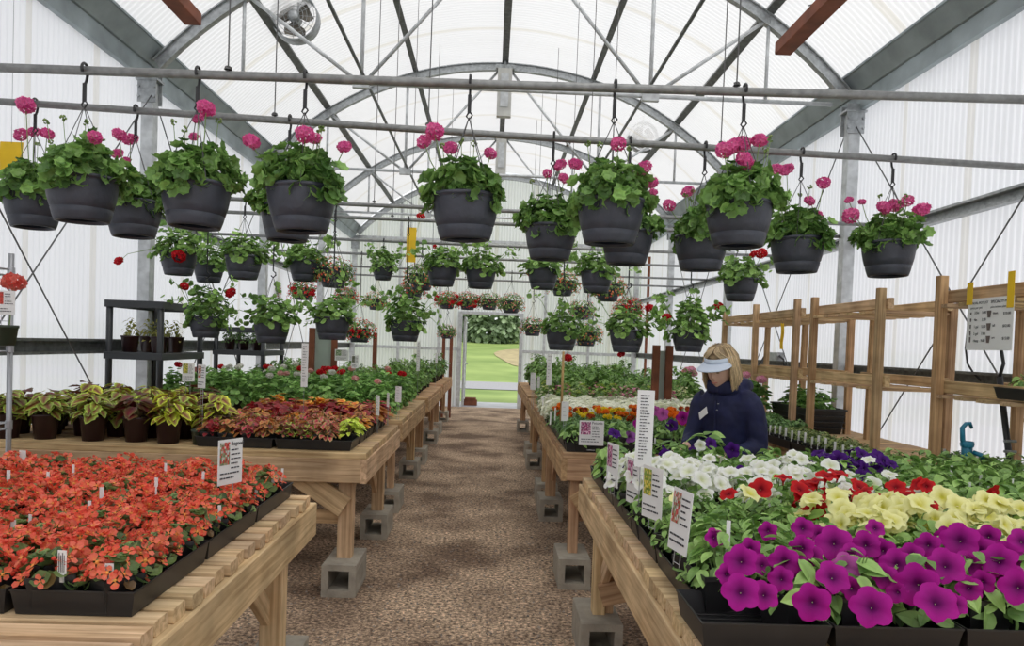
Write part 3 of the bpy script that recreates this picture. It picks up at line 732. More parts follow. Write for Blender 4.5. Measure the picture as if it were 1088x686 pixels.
def umbel(seed, r, c0, c1, n=40, fr=.42):
    """a geranium flower head: a ball of five-lobed florets"""
    rng = RG(seed); mb = MB()
    i = np.arange(n)+.5; ph = np.arccos(1-1.9*i/n); th = math.pi*(1+5**.5)*i
    d = np.stack([np.cos(th)*np.sin(ph), np.sin(th)*np.sin(ph), np.cos(ph)], 1)
    P = d*[r, r, r*.7]; c = lerpc(rng, c0, c1, n)
    scatter(mb, FLORET, P, rng.normal(0, 1, (n, 3)), d+rng.normal(0, .25, (n, 3)), rng.uniform(.85, 1.15, n)*r*fr, c*.72, c)
    return mb.mesh('flower_head', 'petal')
PINK0, PINK1 = (.70, .07, .30), (.95, .22, .48)
RED0, RED1 = (.50, .006, .015), (.80, .02, .03)
UM_PINK = [umbel(s, .036, PINK0, PINK1) for s in (1, 2, 3)]
UM_RED = [umbel(s+9, .036, RED0, RED1) for s in (1, 2)]
UM_WHITE = umbel(21, .036, (.72, .70, .62), (.9, .88, .82)); UM_SALMON = umbel(22, .036, (.75, .30, .28), (.88, .55, .5))
UM_LPINK = umbel(23, .036, (.75, .25, .42), (.9, .5, .6))
GFOL = [foliage_geranium(s, .185, .175, 360, .058, -.16, up=.12) for s in (31, 32, 33, 34)]
GFOL_FAR = [foliage_geranium(s, .21, .19, 210, .055, -.18, T=ROUND_S, a=(.08, .17, .04), b=(.30, .48, .13), shoots=9) for s in (41, 42, 43)]
GFOL_TALL = [foliage_geranium(s, .20, .30, 270, .055, -.25, T=ROUND_S, a=(.08, .17, .04), b=(.30, .48, .13), shoots=14) for s in (44, 45)]
def trailing(seed, cf, n=420, nf=130):
    """calibrachoa / small trailing plant spilling over a pot"""
    rng = RG(seed); mb = MB(); P, Fd, N, a = dome_pts(rng, n, .22, .14, 0, -1.1, .6, .5)
    P[:, 2] = np.where(P[:, 2] < 0, P[:, 2]*.9, P[:, 2]); P[:, 0:2] *= np.where(P[:, 2:3] < 0, .95, 1)
    c = lerpc(rng, (.06, .13, .03), (.25, .38, .12), n); scatter(mb, OVATE_S, P, Fd, N, rng.uniform(.025, .045, n), c, c)
    P, Fd, N, a = dome_pts(rng, nf, .235, .15, 0, -1.1, .85, .2)
    c = lerpc(rng, *cf, nf); scatter(mb, FLORET, P, Fd, N, rng.uniform(.010, .016, nf), c, c)
    return mb.mesh('flowering_foliage', 'leaf')
TRAIL = [trailing(51, ((.45, .01, .02), (.8, .04, .04)), nf=260), trailing(52, ((.5, .05, .04), (.8, .3, .12)), nf=170), trailing(53, ((.55, .03, .05), (.85, .35, .3)), nf=110)]

# ---------------------------------------------------------------- hanging pot
def pot_mesh(D=.30, H=.195, n=36):
    R = D/2; mb = MB()
    mb.lathe([(R*.60, .012), (R*.63, 0), (R*.72, .0), (R*.75, .012), (R*.79, H*.16), (R*.825, H*.27), (R*.81, H*.285), (R*.812, H*.295), (R*.84, H*.31), (R*.90, H*.48), (R*.945, H*.68), (R*.965, H*.86), (R*.97, H*.91),
              (R*1.0, H*.925), (R*1.02, H*.96), (R*1.0, H), (R*.965, H), (R*.95, H*.9), (R*.90, H*.80), (R*.02, H*.80)], n)
    return mb.mesh('pot', 'pot_black', True)
POT = pot_mesh()
def soil_mesh(R, z): mb = MB(); mb.lathe([(R, 0), (R*.6, .008), (.001, .012)], 20); return mb.mesh('soil', 'soil')
SOIL_B = soil_mesh(.136, 0)
def pipe_hook(z0, z1, r=.019, side=1):
    """moulded hook: ring over the pipe, flat shank with holes; z0 = bottom, z1 = pipe centre (relative)"""
    mb = MB(); R = r+.007
    pts = [(0, R*math.sin(a), z1+R*math.cos(a)) for a in np.linspace(-2.2, 2.0, 12)]
    pts += [(0, R*.6, z1-R*1.6), (0, 0, z1-R*2.6)]
    mb.tube(pts, .006, 6); z = z1-R*2.6
    mb.beam((0, 0, z+.01), (0, 0, z-.07), .016, .008, (1, 0, 0))
    mb.tube([(0, 0, z-.06), (.014, 0, z-.078), (.0, 0, z-.098), (-.012, 0, z-.084), (-.004, 0, z-.07)], .004, 5)
    return mb, z-.09
HOOKS = {}
def basket(label, group, x, y, zrim, pipe_z, fol, flowers=(), rz=0, tilt=(0, 0), scale=1, um=None, longhook=False, buds=3, extra=None, folname='foliage', wires=4):
    H = .195*scale
    t = thing('hanging_basket', label, 'hanging basket', (x, y, zrim-H), 0, group)
    p = put('pot', POT, t, scale=scale, rot=(tilt[0], tilt[1], rz))
    put('soil', SOIL_B, t, (0, 0, H*.82), scale=scale)
    L = pipe_z-(zrim-H)
    apex = H+min(.36*scale, L-H-.14)
    mb, zb = pipe_hook(0, L, side=1)
    if longhook or zb-apex > .03:
        mb.tube([(0, 0, zb+.004), (.0, 0, apex+.05), (.02, 0, apex+.035), (.022, 0, apex+.015), (0, 0, apex-.006), (-.018, 0, apex+.01)], .0042 if not longhook else .006, 5)
    else: apex = zb
    hg = mb.build('hook', 'hose_black', t)
    mb = MB(); R = .146*scale
    for k in range(wires):
        a = rz+.5+2*math.pi*k/wires; mb.tube([(R*math.cos(a), R*math.sin(a), H*.97), (0, 0, apex+.002)], .0021, 4)
    mb.build('hanger_wires', 'wire', t)
    f = put(folname, fol, t, (0, 0, H*.93), (0, 0, rz*2.1), scale)
    for i, (dx, dy, dz, r) in enumerate(flowers):
        me = (um or UM_PINK)[i % len(um or UM_PINK)]
        fo = put('flower_head', me, t, (dx, dy, dz), (random.uniform(-.3, .3)-.5, random.uniform(-.3, .3), i*1.3), r/.036)
        mb = MB(); mb.tube([(dx*.45, dy*.4, H*1.1), (dx*.85, dy*.8, (H+dz)*.55), (dx, dy, dz-r*.3)], [.003, .0025, .002], 5, col=(.2, .3, .1)); mb.build('flower_stalk', 'leaf', fo and t)
    if buds:
        mb = MB(); rng = RG(abs(int(x*100))+77+int(y*10))
        for k in range(buds):
            a = rng.uniform(0, 6.28); r0 = rng.uniform(.06, .17)*scale; hh = H+rng.uniform(.20, .29)*scale
            e = np.array([math.cos(a)*r0, math.sin(a)*r0, hh])
            mb.tube([(e[0]*.5, e[1]*.5, H*1.1), e*[.9, .9, .8], e], .0017, 4, col=(.2, .3, .1))
            d = unit(rng.normal(0, 1, (7, 3))); scatter(mb, BLOB, e+d*.010, [1, 0, 0], d, .0065, (.12, .2, .05), (.3, .38, .15))
        mb.build('buds', 'leaf', t)
    if extra: extra(t, H)
    return t
random.seed(4)
# near baskets: pixel x of the pot, pixel y of the rim, which pipe, flower pixels with radius, label
G1, G2 = 'pink geranium baskets on the pipe nearest the viewer', 'pink geranium baskets on the second pipe'
NEAR = [
 (36, 206, 4.25, [(27.7, 111.6, .042), (22, 143, .034), (36, 140, .03), (50, 142, .034)], 'leftmost basket of pink geraniums, in front of a yellow sticky card'),
 (88, 191, 3.33, [(101, 147, .026)], 'leafy geranium basket near the left edge with one small pink bloom'),
 (142.6, 216, 4.25, [(127, 143, .034), (138.5, 148, .037), (125, 163, .03), (134, 170, .02)], 'geranium basket in front of the nearest left post'),
 (207.7, 197, 3.33, [(219, 116, .034), (210.5, 127, .022), (206, 146, .02)], 'geranium basket with one tall pink bloom, just right of the nearest left post'),
 (321.5, 201, 3.33, [(324, 143, .036), (334, 147, .028), (366, 156, .030), (267, 150, .034), (276, 184, .022)], 'full geranium basket with pink blooms at both sides, left of the ridge'),
 (305.7, 221, 4.25, [], 'dark basket half hidden behind the full left-of-ridge geranium basket'),
 (495.5, 210, 3.33, [(462, 140, .035), (451, 150, .032), (479, 157, .032), (498, 174, .022), (521, 163, .026)], 'geranium basket hanging left of the ridge line directly above the aisle'),
 (585, 241.6, 4.25, [(581.6, 185, .024), (595, 176, .034), (611.5, 175, .037), (599, 190, .03), (620, 190, .024)], 'geranium basket on the second pipe with five pink blooms, right of the aisle'),
 (649, 215, 3.33, [(657, 153, .030), (684, 179, .034), (692, 194.5, .030), (694, 204, .018)], 'geranium basket right of the aisle under the small fan, blooms along its right'),
 (666, 247, 4.25, [], 'dark basket without blooms, half hidden below the basket under the small fan'),
 (745.5, 252.6, 4.25, [(711, 218, .032), (731, 203.6, .034)], 'geranium basket with two pink blooms at its left, half behind a larger one'),
 (786, 218.6, 3.33, [(770, 160, .036), (780, 156, .036), (789, 153, .036), (791, 171, .038), (807, 150, .032)], 'geranium basket with a thick cluster of pink blooms on top'),
 (848, 255, 4.25, [(825, 180, .034), (836, 180, .036), (875, 194, .036), (860, 213, .028), (869, 228.5, .026)], 'geranium basket with scattered pink blooms, second from the right'),
 (945, 259.6, 4.25, [(904, 230, .042), (902, 213, .022), (916, 215, .02), (939, 221, .038), (950, 219, .036), (964, 214, .032), (979, 223.6, .044)], 'rightmost geranium basket, a row of pink blooms along its top'),
]
for i, (px, py, y, fl, lab) in enumerate(NEAR):
    c = at(px, py, Y=y-.0); zr = c.z+.01; fz = PIPES[y](c.x)
    fo = []
    for j, (fx, fy, r) in enumerate(fl):
        dy = (-.10, .02, .09, -.04, .05, -.08, 0)[j % 7]; q = at(fx, fy, Y=y+dy); fo.append((q.x-c.x, dy, q.z-(zr-.195), r))
    basket(lab, G1 if y < 4 else G2, c.x, y, zr, fz, GFOL[i % 4], fo, rz=i*1.1, tilt=(random.uniform(-.02, .02), random.uniform(-.03, .03)), scale=(1.0, .98)[i % 2])
# far baskets: px, rim py, Y, foliage, scale, flower pixels, umbel set, label
FAR = [
 (190, 269, 6.5, GFOL_FAR[0], 1, [(190, 272, .05, -.16), (126, 277, .035, 0)], 'r', 'basket with a red bloom against its pot, left of the black shelf'),
 (222, 281, 7.2, GFOL_FAR[1], .92, [], 'r', 'thinly planted basket on a long hook above the black shelf'),
 (219, 337.5, 6.5, GFOL_TALL[0], .92, [(196, 304, .034, -.1), (245, 311, .042, -.1)], 'r', 'low straggly basket with two red blooms beside the black shelf'),
 (259, 273, 6.5, GFOL_FAR[2], 1.02, [], 'r', 'leafy green basket high on the left of the third pipe'),
 (289, 341, 6.5, GFOL_FAR[0], 1.02, [], 'r', 'low leafy basket hanging over the left geranium bench, nearer the wall'),
 (324, 278, 7.2, GFOL_FAR[1], .98, [], 'r', 'leafy green basket trailing shoots, high left of the ridge'),
 (354.6, 286.5, 7.2, TRAIL[1], .9, [], 'r', 'basket of orange-red trailing flowers, high left of the ridge'),
 (353.5, 338, 6.5, GFOL_FAR[2], 1.0, [], 'r', 'low leafy basket over the left geraniums, above the small white signs'),
 (321, 306, 12.0, TRAIL[0], 1, [], 'r', 'distant basket of red flowers, far left'),
 (283, 305, 12.0, TRAIL[2], 1, [], 'r', 'distant basket of red and pale flowers nearest the left wall'),
 (382, 349, 10.2, TRAIL[0], 1, [], 'r', 'low distant basket of red trailing flowers over the left bench'),
 (407, 284, 8.8, GFOL_TALL[1], .8, [(447, 230, .045, 0)], 'r', 'tall bushy basket beside the hanging yellow card'),
 (448, 292, 8.8, TRAIL[1], .95, [], 'r', 'basket of reddish trailing plants just right of the yellow card'),
 (470, 284, 7.2, GFOL_FAR[0], .96, [(462, 262, .02, .1)], 'r', 'leafy basket right of the yellow card, left of the aisle'),
 (511, 286, 7.2, GFOL_FAR[1], .98, [], 'r', 'leafy deep basket above the aisle in line with the doorway'),
 (431, 342, 7.2, GFOL_TALL[0], 1.0, [], 'r', 'low bushy basket over the aisle edge of the left bench'),
 (475, 317, 13.5, TRAIL[0], 1, [], 'r', 'small far basket of red flowers left of the doorway'),
 (497, 318, 13.5, TRAIL[0], 1, [], 'r', 'small far basket of red flowers above the left door jamb'),
 (520, 318, 13.5, TRAIL[2], 1, [], 'r', 'small far basket hanging above the middle of the doorway'),
 (543, 320, 12.0, TRAIL[2], 1, [], 'r', 'bushy far basket with small red flowers above the right door jamb'),
 (577, 287, 7.2, GFOL_FAR[2], .98, [(563, 290, .03, .2)], 'r', 'leafy basket right of the aisle, high on the fourth pipe'),
 (598, 299, 8.8, TRAIL[1], .9, [], 'r', 'basket of red and pale trailing flowers right of the aisle'),
 (634, 290, 6.5, GFOL_FAR[0], .93, [], 'r', 'leafy basket on the third pipe right of the aisle'),
 (646, 303, 8.8, TRAIL[1], 1, [], 'r', 'basket of pink-red flowers half behind the leafy one right of the aisle'),
 (597, 351, 7.2, GFOL_FAR[1], 1.02, [(603, 380, .04, -.1)], 'r', 'low leafy basket over the alyssum with a red bloom beneath'),
 (623, 353, 10.2, TRAIL[1], 1, [], 'r', 'low basket behind, between the two leafy ones over the alyssum'),
 (666, 351.5, 6.5, GFOL_FAR[2], 1.0, [(690, 327, .036, 0), (660, 376, .03, .1)], 'r', 'low leafy basket right of the aisle with a red bloom at its right'),
 (732, 351.5, 6.5, GFOL_TALL[1], .98, [(708, 337, .036, 0), (763, 325, .040, 0)], 'r', 'low basket above the woman with two red blooms held out'),
 (787, 297, 6.5, GFOL_FAR[0], 1.0, [(809, 269, .045, -.05), (800, 270, .03, 0)], 'r', 'high basket with a red bloom near the right wall post'),
 (667, 325, 12.0, TRAIL[0], 1.1, [], 'r', 'distant basket with a mass of red flowers right of the aisle'),
 (400, 318, 12.0, TRAIL[1], .9, [], 'r', 'distant basket of red flowers below the bushy one by the yellow card'),
 (618, 327, 12.0, TRAIL[2], 1, [], 'r', 'distant pink and green basket right of the aisle'),
 (368, 313, 12.0, TRAIL[0], .85, [], 'r', 'small distant basket of red flowers left of the ridge'),
 (440, 305, 10.2, TRAIL[0], .8, [], 'r', 'small basket of red flowers behind the reddish trailing one'),
 (475, 351, 13.5, TRAIL[2], .8, [], 'r', 'lowest far basket beside the left door jamb'),
 (566, 345, 12.0, TRAIL[2], .95, [], 'r', 'bushy low far basket beside the right door jamb'),
]
for i, (px, py, y, fol, sc, fl, kd, lab) in enumerate(FAR):
    c = at(px, py, Y=y); zr = c.z+.01
    fo = []
    for (fx, fy, r, dy) in fl:
        q = at(fx, fy, Y=y+dy); fo.append((q.x-c.x, dy, q.z-(zr-.195*sc), r))
    if fol is TRAIL[0] and sc > .9:
        rr = RG(i+500)
        for k in range(5):
            a = rr.uniform(3.3, 6.1); fo.append((.2*math.cos(a), .2*math.sin(a), rr.uniform(.06, .26), .034))
    long = PIPES[y](c.x)-zr > .62
    basket(lab, 'hanging baskets farther down the greenhouse', c.x, y, zr, PIPES[y](c.x), fol, fo, rz=i*.9, scale=sc, um=UM_RED, longhook=long, buds=0, folname='foliage' if fol in GFOL_FAR+GFOL_TALL else 'flowering_foliage', wires=3 if y > 9 else 4)
# yellow sticky cards
for px, py, Y, w_, h_, lab in ((437, 260, 7.2, .09, .33, 'yellow sticky trap card hanging among the far left baskets'), (12, 168, 4.75, .14, .20, 'yellow sticky trap card at the left edge behind the leftmost basket'),
                          (831, 357, 6.9, .03, .24, 'strip of yellow tape dangling from the wooden shelving')):
    c = at(px, py, Y=Y); t = thing('sticky_trap', lab, 'trap' if w_ > .05 else 'tape', (c.x, Y, c.z-h_/2))
    mb = MB()
    n = 8; v = []
    for i in range(n+1):
        for s in (-1, 1): v.append((s*w_/2, .01*math.sin(i*.9)*(1 if w_ < .05 else .3), h_*i/n))
    mb.add(v, [[2*i, 2*i+1, 2*i+3, 2*i+2] for i in range(n)]); o = mb.build('card', 'yellow', t); o.modifiers.new('s', 'SOLIDIFY').thickness = .002
    mb = MB(); top = (1.87 if w_ < .05 else 2.66)-(c.z-h_/2)-.02
    if Y == 4.75: top = arc_z(c.x)+.09-(c.z-h_/2)
    mb.tube([(0, 0, h_-.01), (0, 0, max(top, h_+.03))], .0012, 4); mb.build('string', 'wire', t)
# ================================================================ TRAYS AND POTTED PLANTS ON THE BENCHES
def tray_mesh(L, W, h=.06):
    """open-topped tray, L along Y, W along X, tapered with a rolled rim and ribbed floor"""
    mb = MB(); t = .004; k = .93
    def ring(a, b, z): return [(-a, -b, z), (a, -b, z), (a, b, z), (-a, b, z)]
    a, b = W/2, L/2
    rings = [ring(a*k, b*(1-(1-k)*W/L), 0), ring(a*.985, b*.992, h*.93), ring(a, b, h*.93), ring(a, b, h), ring(a*.972, b-a*.028, h), ring(a*k-t, b*(1-(1-k)*W/L)-t, t)]
    v = [p for r in rings for p in r]; n = 4
    f = [[i*n+j, i*n+(j+1) % n, (i+1)*n+(j+1) % n, (i+1)*n+j] for i in range(len(rings)-1) for j in range(n)]+[[0, 3, 2, 1], [20, 21, 22, 23]]
    mb.add(v, f)
    for q in np.linspace(-b*.8, b*.8, 7): mb.box(-a*.85, a*.85, q-.006, q+.006, t, t+.004)
    return mb.mesh('tray', 'tray_black')
def pot_small(D, H, mat, n=16, lip=.012):
    R = D/2; mb = MB()
    mb.lathe([(R*.70, 0), (R*.73, 0), (R*.93, H-lip-.002), (R, H-lip), (R, H), (R*.95, H), (R*.92, H-.02), (.001, H-.018)], n)
    return mb.mesh('pot', mat, True)
def pot_square(D, H):
    mb = MB(); a = D/2
    def ring(q, z): return [(-q, -q, z), (q, -q, z), (q, q, z), (-q, q, z)]
    r = [ring(a*.72, 0), ring(a*.97, H-.012), ring(a, H-.012), ring(a, H), ring(a*.93, H), ring(a*.9, H-.015)]
    v = [p for q in r for p in q]
    mb.add(v, [[i*4+j, i*4+(j+1) % 4, (i+1)*4+(j+1) % 4, (i+1)*4+j] for i in range(5) for j in range(4)]+[[20, 21, 22, 23]], mi=[0]*20+[1])
    return mb.mesh('pot', ['tray_black', 'soil'])
SQ10, SQ12 = pot_square(.105, .085), pot_square(.125, .10)
P_MAR = pot_small(.160, .150, 'pot_maroon', 20); P_BLK = pot_small(.14, .12, 'tray_black', 14); P_GRN = pot_small(.10, .09, 'pot_green', 14)
TRAYS = {}
def tray(label, x0, x1, y0, y1, z=ZT, group='black plant trays'):
    k = (round(x1-x0, 3), round(y1-y0, 3))
    if k not in TRAYS: TRAYS[k] = tray_mesh(k[1], k[0])
    o = put('plant_tray', TRAYS[k], None, ((x0+x1)/2, (y0+y1)/2, z+.001)); return tag(o, label, 'tray', group)
def potted(name, label, cat, group, loc, parts, rz=0, s=1):
    t = thing(name, label, cat, loc, rz, group, s)
    for pn, me, pz in parts: put(pn, me, t, (0, 0, pz))
    return t

# ---- begonias
def begonia(seed, nf=46):
    rng = RG(seed); mb = MB(); n = 34
    P, Fd, N, a = dome_pts(rng, n, .075, .085, 0, -.25, .45); c = lerpc(rng, (.07, .13, .045), (.24, .34, .11), n)
    red = rng.uniform(0, 1, (n, 1)) < .2; c = np.where(red, lerpc(rng, (.14, .06, .03), (.2, .14, .05), n), c)
    scatter(mb, ROUND_S, P-unit(Fd)*.018, Fd, N, rng.uniform(.030, .046, n), c*.8, c)
    fol = mb.mesh('foliage', 'leaf'); mb = MB()
    P, Fd, N, a = dome_pts(rng, nf, .080, .088, .008, -.15, .75); N = unit(N*[1, 1, .7]+rng.normal(0, .35, (nf, 3)))
    c = lerpc(rng, (.80, .07, .05), (.95, .24, .17), nf)
    scatter(mb, BEGONIA, P, Fd, N, rng.uniform(.016, .026, nf), lerpc(rng, (.9, .25, .08), (.95, .5, .12), nf), c)
    # closed buds
    k = 16; P, Fd, N, a = dome_pts(rng, k, .082, .092, .008, 0, .9); scatter(mb, BLOB, P, Fd, N, .006, (.5, .03, .02), (.85, .12, .07))
    return fol, mb.mesh('flowers', 'petal')
BEG = [begonia(s, nf) for s, nf in ((1, 44), (2, 34), (3, 48), (4, 26))]
random.seed(7)
for iy, y0 in enumerate((1.74, 2.205, 2.67)):
    for ix in range(6):
        x1 = -.80-ix*.292
        if (x1+.05)/max(y0, .1) < -.86-.12*(iy == 0): continue
        tray('black tray of coral begonias, %s' % ('at the near end of the row along the aisle' if (ix, iy) == (0, 0) else 'at the far end of the row along the aisle' if (ix, iy) == (0, 2) else 'second along the aisle edge' if ix == 0 else '%s row, %s from the aisle, under the flowers' % (('near', 'middle', 'far')[iy], ORD[ix])),
             x1-.285, x1, y0, y0+.46, group='trays under the begonias')
        for jx in range(2):
            for jy in range(4):
                x = x1-.073-jx*.14; y = y0+.058+jy*.114
                if ix == 0 and iy == 2 and jx == 0 and jy > 2: continue
                if ix == 0 and jx == 0 and iy == 2 and jy == 1: continue
                fol, fl = BEG[random.randrange(4) if not (ix == 0 and jx == 0) else 3]
                potted('potted_begonia', 'coral-red begonia, %s row from the front, %s from the aisle, near left bench' % (ORD[iy*4+jy], ORD[ix*2+jx]), 'begonia', 'coral begonias on the near left bench',
                       (x+random.uniform(-.006, .006), y, ZT+.006), [('pot', SQ10, 0), ('foliage', fol, .072), ('flowers', fl, .070)], random.uniform(0, 6.28), random.uniform(.86, .98))

# ---- coleus
CR = {'lime': ((.16, .015, .03), (.60, .74, .06)), 'green': ((.17, .03, .025), (.36, .54, .08)), 'dark': ((.13, .008, .018), (.12, .10, .03)), 'maroon': ((.22, .008, .015), (.28, .03, .03)),
      'mix': ((.42, .02, .06), (.38, .34, .12)), 'orange': ((.40, .10, .03), (.42, .26, .07)), 'gold': ((.55, .10, .02), (.68, .50, .07)), 'pink': ((.58, .02, .10), (.22, .14, .06)), 'limeonly': ((.42, .52, .05), (.50, .60, .08))}
def coleus(seed, kind, n, L, R, H, T=COLEUS):
    rng = RG(seed); mb = MB(); P, Fd, N, a = dome_pts(rng, n, R*.6, H, 0, 0, .3)
    Fd = unit(np.stack([np.cos(a), np.sin(a), rng.uniform(.0, .5, n)], 1)); N = unit(np.stack([np.cos(a)*.15, np.sin(a)*.15, np.ones(n)], 1)+rng.normal(0, .22, (n, 3)))
    c0, c1 = [np.tile(q, (n, 1)) for q in CR[kind]]; f = rng.uniform(.75, 1.45, (n, 1))
    if T is COLEUS_S and kind not in ('limeonly',):
        alt = [CR[q] for q in ('mix', 'maroon', 'orange', 'dark')]; pick = rng.uniform(0, 1, n) < .4; ai = rng.integers(0, 4, n)
        for i in range(n):
            if pick[i]: c0[i], c1[i] = alt[ai[i]]
    scatter(mb, T, P, Fd, N, rng.uniform(.7, 1.15, n)*L, c0*f, c1*f)
    for i in range(0, n, 3): mb.tube([(0, 0, -.02), P[i]*[.5, .5, .7], P[i]], .003, 4, col=(.2, .15, .06), caps=False)
    return mb.mesh('foliage', 'leaf')
BIGC = {k: coleus(60+i, k, 40, .100, .13, .15) for i, k in enumerate(('lime', 'green', 'dark'))}
SMC = {k: coleus(70+i, k, 52, .050, .095, .105, COLEUS_S) for i, k in enumerate(('mix', 'orange', 'gold', 'pink', 'maroon', 'limeonly', 'green'))}
BGC = {k: coleus(80+i, k, 30, .085, .10, .13) for i, k in enumerate(('maroon', 'gold', 'orange'))}
front = [(8, 'green', 'leftmost, cut by the edge of the view'), (48, 'green', 'leafy green with maroon centres, beside the wire rack'), (99, 'green', 'speckled green one with a white tag'), (145, 'dark', 'dark maroon one with thin green edges'), (179, 'lime', 'bright lime-edged one nearest the small trays')]
for i, (px, k, s_) in enumerate(front):
    c = at(px, 474, z=ZT); y = 4.58+.02*(i % 2)
    x = at(px, 460, Y=y).x
    t = potted('potted_coleus', 'front-row coleus in a maroon pot, '+s_, 'coleus', 'coleus in maroon pots', (x, y, ZT), [('pot', P_MAR, 0), ('foliage', BIGC[k], .155)], i*1.3)
    if i == 2:
        mb = MB(); mb.beam((.05, -.10, .12), (.075, -.12, .20), .028, .002, (1, 0, 0)); mb.build('plant_tag', 'white_card', t)
rng = RG(3)
for r, y in enumerate((4.80, 5.02, 5.24, 5.46, 5.68)):
    for i in range(8):
        x = -2.95+i*.205+(r % 2)*.1
        if x/(y) > -.345-.0*r or x < -3.05: continue
        k = ('lime', 'green', 'dark', 'lime', 'green')[int(rng.integers(5))] if i > 4 else ('green', 'green', 'lime', 'dark')[int(rng.integers(4))]
        potted('potted_coleus', 'coleus in a maroon pot, row %s behind the front row, %s from the wall' % (('one', 'two', 'three', 'four', 'five')[r], ORD[i]), 'coleus', 'coleus packed behind the front row', (x, y, ZT), [('pot', P_MAR, 0), ('foliage', BIGC[k], .13)], rng.uniform(0, 6.28), rng.uniform(.92, 1.08))
# small coleus in trays, the trays lying side by side across the bench
PAL = {'front': ['mix', 'pink', 'maroon', 'mix', 'orange', 'green'], 'mid': ['orange', 'maroon', 'mix', 'gold', 'orange'], 'back': ['maroon', 'maroon', 'orange', 'maroon', 'gold']}
random.seed(11)
for iy in range(5):
    for ix in range(2 if iy < 4 else 2):
        x1 = -.80-ix*.465; y0 = 4.46+iy*.30
        tray('black tray of small coleus, %s' % ('front row, at the aisle corner' if (ix, iy) == (0, 0) else 'front row, beside the maroon pots' if iy == 0 else 'row %s behind the front, %s' % (('one', 'two', 'three', 'four')[iy-1], 'aisle side' if ix == 0 else 'wall side')), x1-.46, x1, y0, y0+.29, group='trays under the small coleus')
        for jx in range(4):
            for jy in range(2):
                x = x1-.06-jx*.113; y = y0+.075+jy*.14
                pal = 'front' if iy < 2 else 'mid' if iy < 3 else 'back'
                if ix == 0 and jx == 0 and iy == 0: k = 'limeonly' if jy else None
                elif ix == 0 and jx == 0 and iy == 1: k = 'limeonly' if jy == 0 else 'gold'
                else: k = random.choice(PAL[pal])
                if k is None: continue
                big = iy >= 3 and k in BGC
                lab = {'mix': 'small coleus mottled red, pink and cream', 'pink': 'small magenta-pink coleus', 'orange': 'coppery orange coleus', 'gold': 'gold-edged red coleus', 'maroon': 'dark maroon coleus', 'limeonly': 'lime green coleus', 'green': 'small green and red coleus'}[k]
                potted('potted_coleus', lab+', tray row %s, %s from the aisle' % (('one', 'two', 'three', 'four', 'five', 'six', 'seven', 'eight', 'nine', 'ten')[iy*2+jy], ORD[ix*4+jx]), 'coleus', 'small coleus, '+k.replace('limeonly', 'lime'), (x, y, ZT+.006), [('pot', SQ10, 0), ('foliage', (BGC if big else SMC)[k], .075)], random.uniform(0, 6.28), random.uniform(.85, 1.02) if not big else random.uniform(.95, 1.1))

# ---- geraniums in pots on the left bench behind, with blooms
def upright_ger(seed, R=.14, H=.22, n=150): return foliage_geranium(seed, R, H, n, .055, -.25, 0, (.09, .20, .05), (.33, .55, .16), ROUND_S)
UG = [upright_ger(s) for s in (91, 92, 93)]
def potted_ger(x, y, z, label, group, um, nb, rng, s=1, pot=P_BLK, pz=.11):
    t = potted('potted_geranium', label, 'geranium', group, (x, y, z), [('pot', pot, 0), ('foliage', UG[int(rng.integers(3))], pz)], rng.uniform(0, 6.28), s)
    for k in range(nb):
        a = rng.uniform(0, 6.28); r = rng.uniform(.02, .10); hz = pz+rng.uniform(.22, .28)
        put('flower_head', um, t, (r*math.cos(a), r*math.sin(a), hz), (rng.uniform(-.4, .4), 0, 0), .9)
        mb = MB(); mb.tube([(r*.5*math.cos(a), r*.5*math.sin(a), pz+.05), (r*math.cos(a), r*math.sin(a), hz)], .002, 4, col=(.2, .3, .1)); mb.build('flower_stalk', 'leaf', t)
    return t
rng = RG(17)
for r in range(9):
    for i in range(9):
        x = -.92-i*.245-(r % 2)*.1; y = 6.48+r*.24
        if x < -3.0: continue
        if -3.1 < x < -2.2 and 5.7 < y < 7.0: continue
        kx = rng.uniform(); um, nm, nb = (None, 'green bushy', 0) if kx < .55 else (UM_WHITE, 'white-flowered', 1) if kx < .72 else (UM_SALMON, 'salmon-flowered', 1) if kx < .86 else (UM_RED[0], 'red-flowered', 1)
        if um is None and r % 2 and kx < .2: um, nm, nb = UM_RED[1], 'red-flowered', 1
        potted_ger(x, y, ZT, nm+' geranium past the coleus, %s row back, %s from the aisle' % (ORD[r], ORD[i]), nm+' geraniums on the left bench', um, nb, rng, rng.uniform(.85, 1.02))
# terracotta bowl-like pots at the aisle end, and mixed green plants on the far left benches
def bush(seed, R, H, n, s, a, b, T=OVATE_S, fl=None, nf=0):
    rng = RG(seed); mb = MB(); P, Fd, N, ang = dome_pts(rng, n, R, H, 0, -.1, .35)
    c = lerpc(rng, a, b, n); scatter(mb, T, P-unit(Fd)*s*.4, Fd, N, rng.uniform(.6, 1.2, n)*s, c*.85, c)
    for i in range(0, n, 8): mb.tube([(0, 0, -.02), P[i]], [.003, .0015], 4, col=(.2, .28, .09), caps=False)
    if fl:
        P, Fd, N, ang = dome_pts(rng, nf, R*1.02, H*1.05, 0, .1, .9); c = lerpc(rng, *fl, nf); scatter(mb, FLORET, P, Fd, N, rng.uniform(.010, .018, nf), c*.9, c)
    return mb.mesh('foliage', 'leaf')
BUSH = [bush(101, .14, .30, 200, .06, (.07, .15, .03), (.24, .42, .10)), bush(102, .13, .22, 170, .05, (.08, .17, .04), (.30, .46, .14)), bush(103, .12, .20, 220, .035, (.06, .13, .03), (.20, .34, .10))]
rng = RG(23)
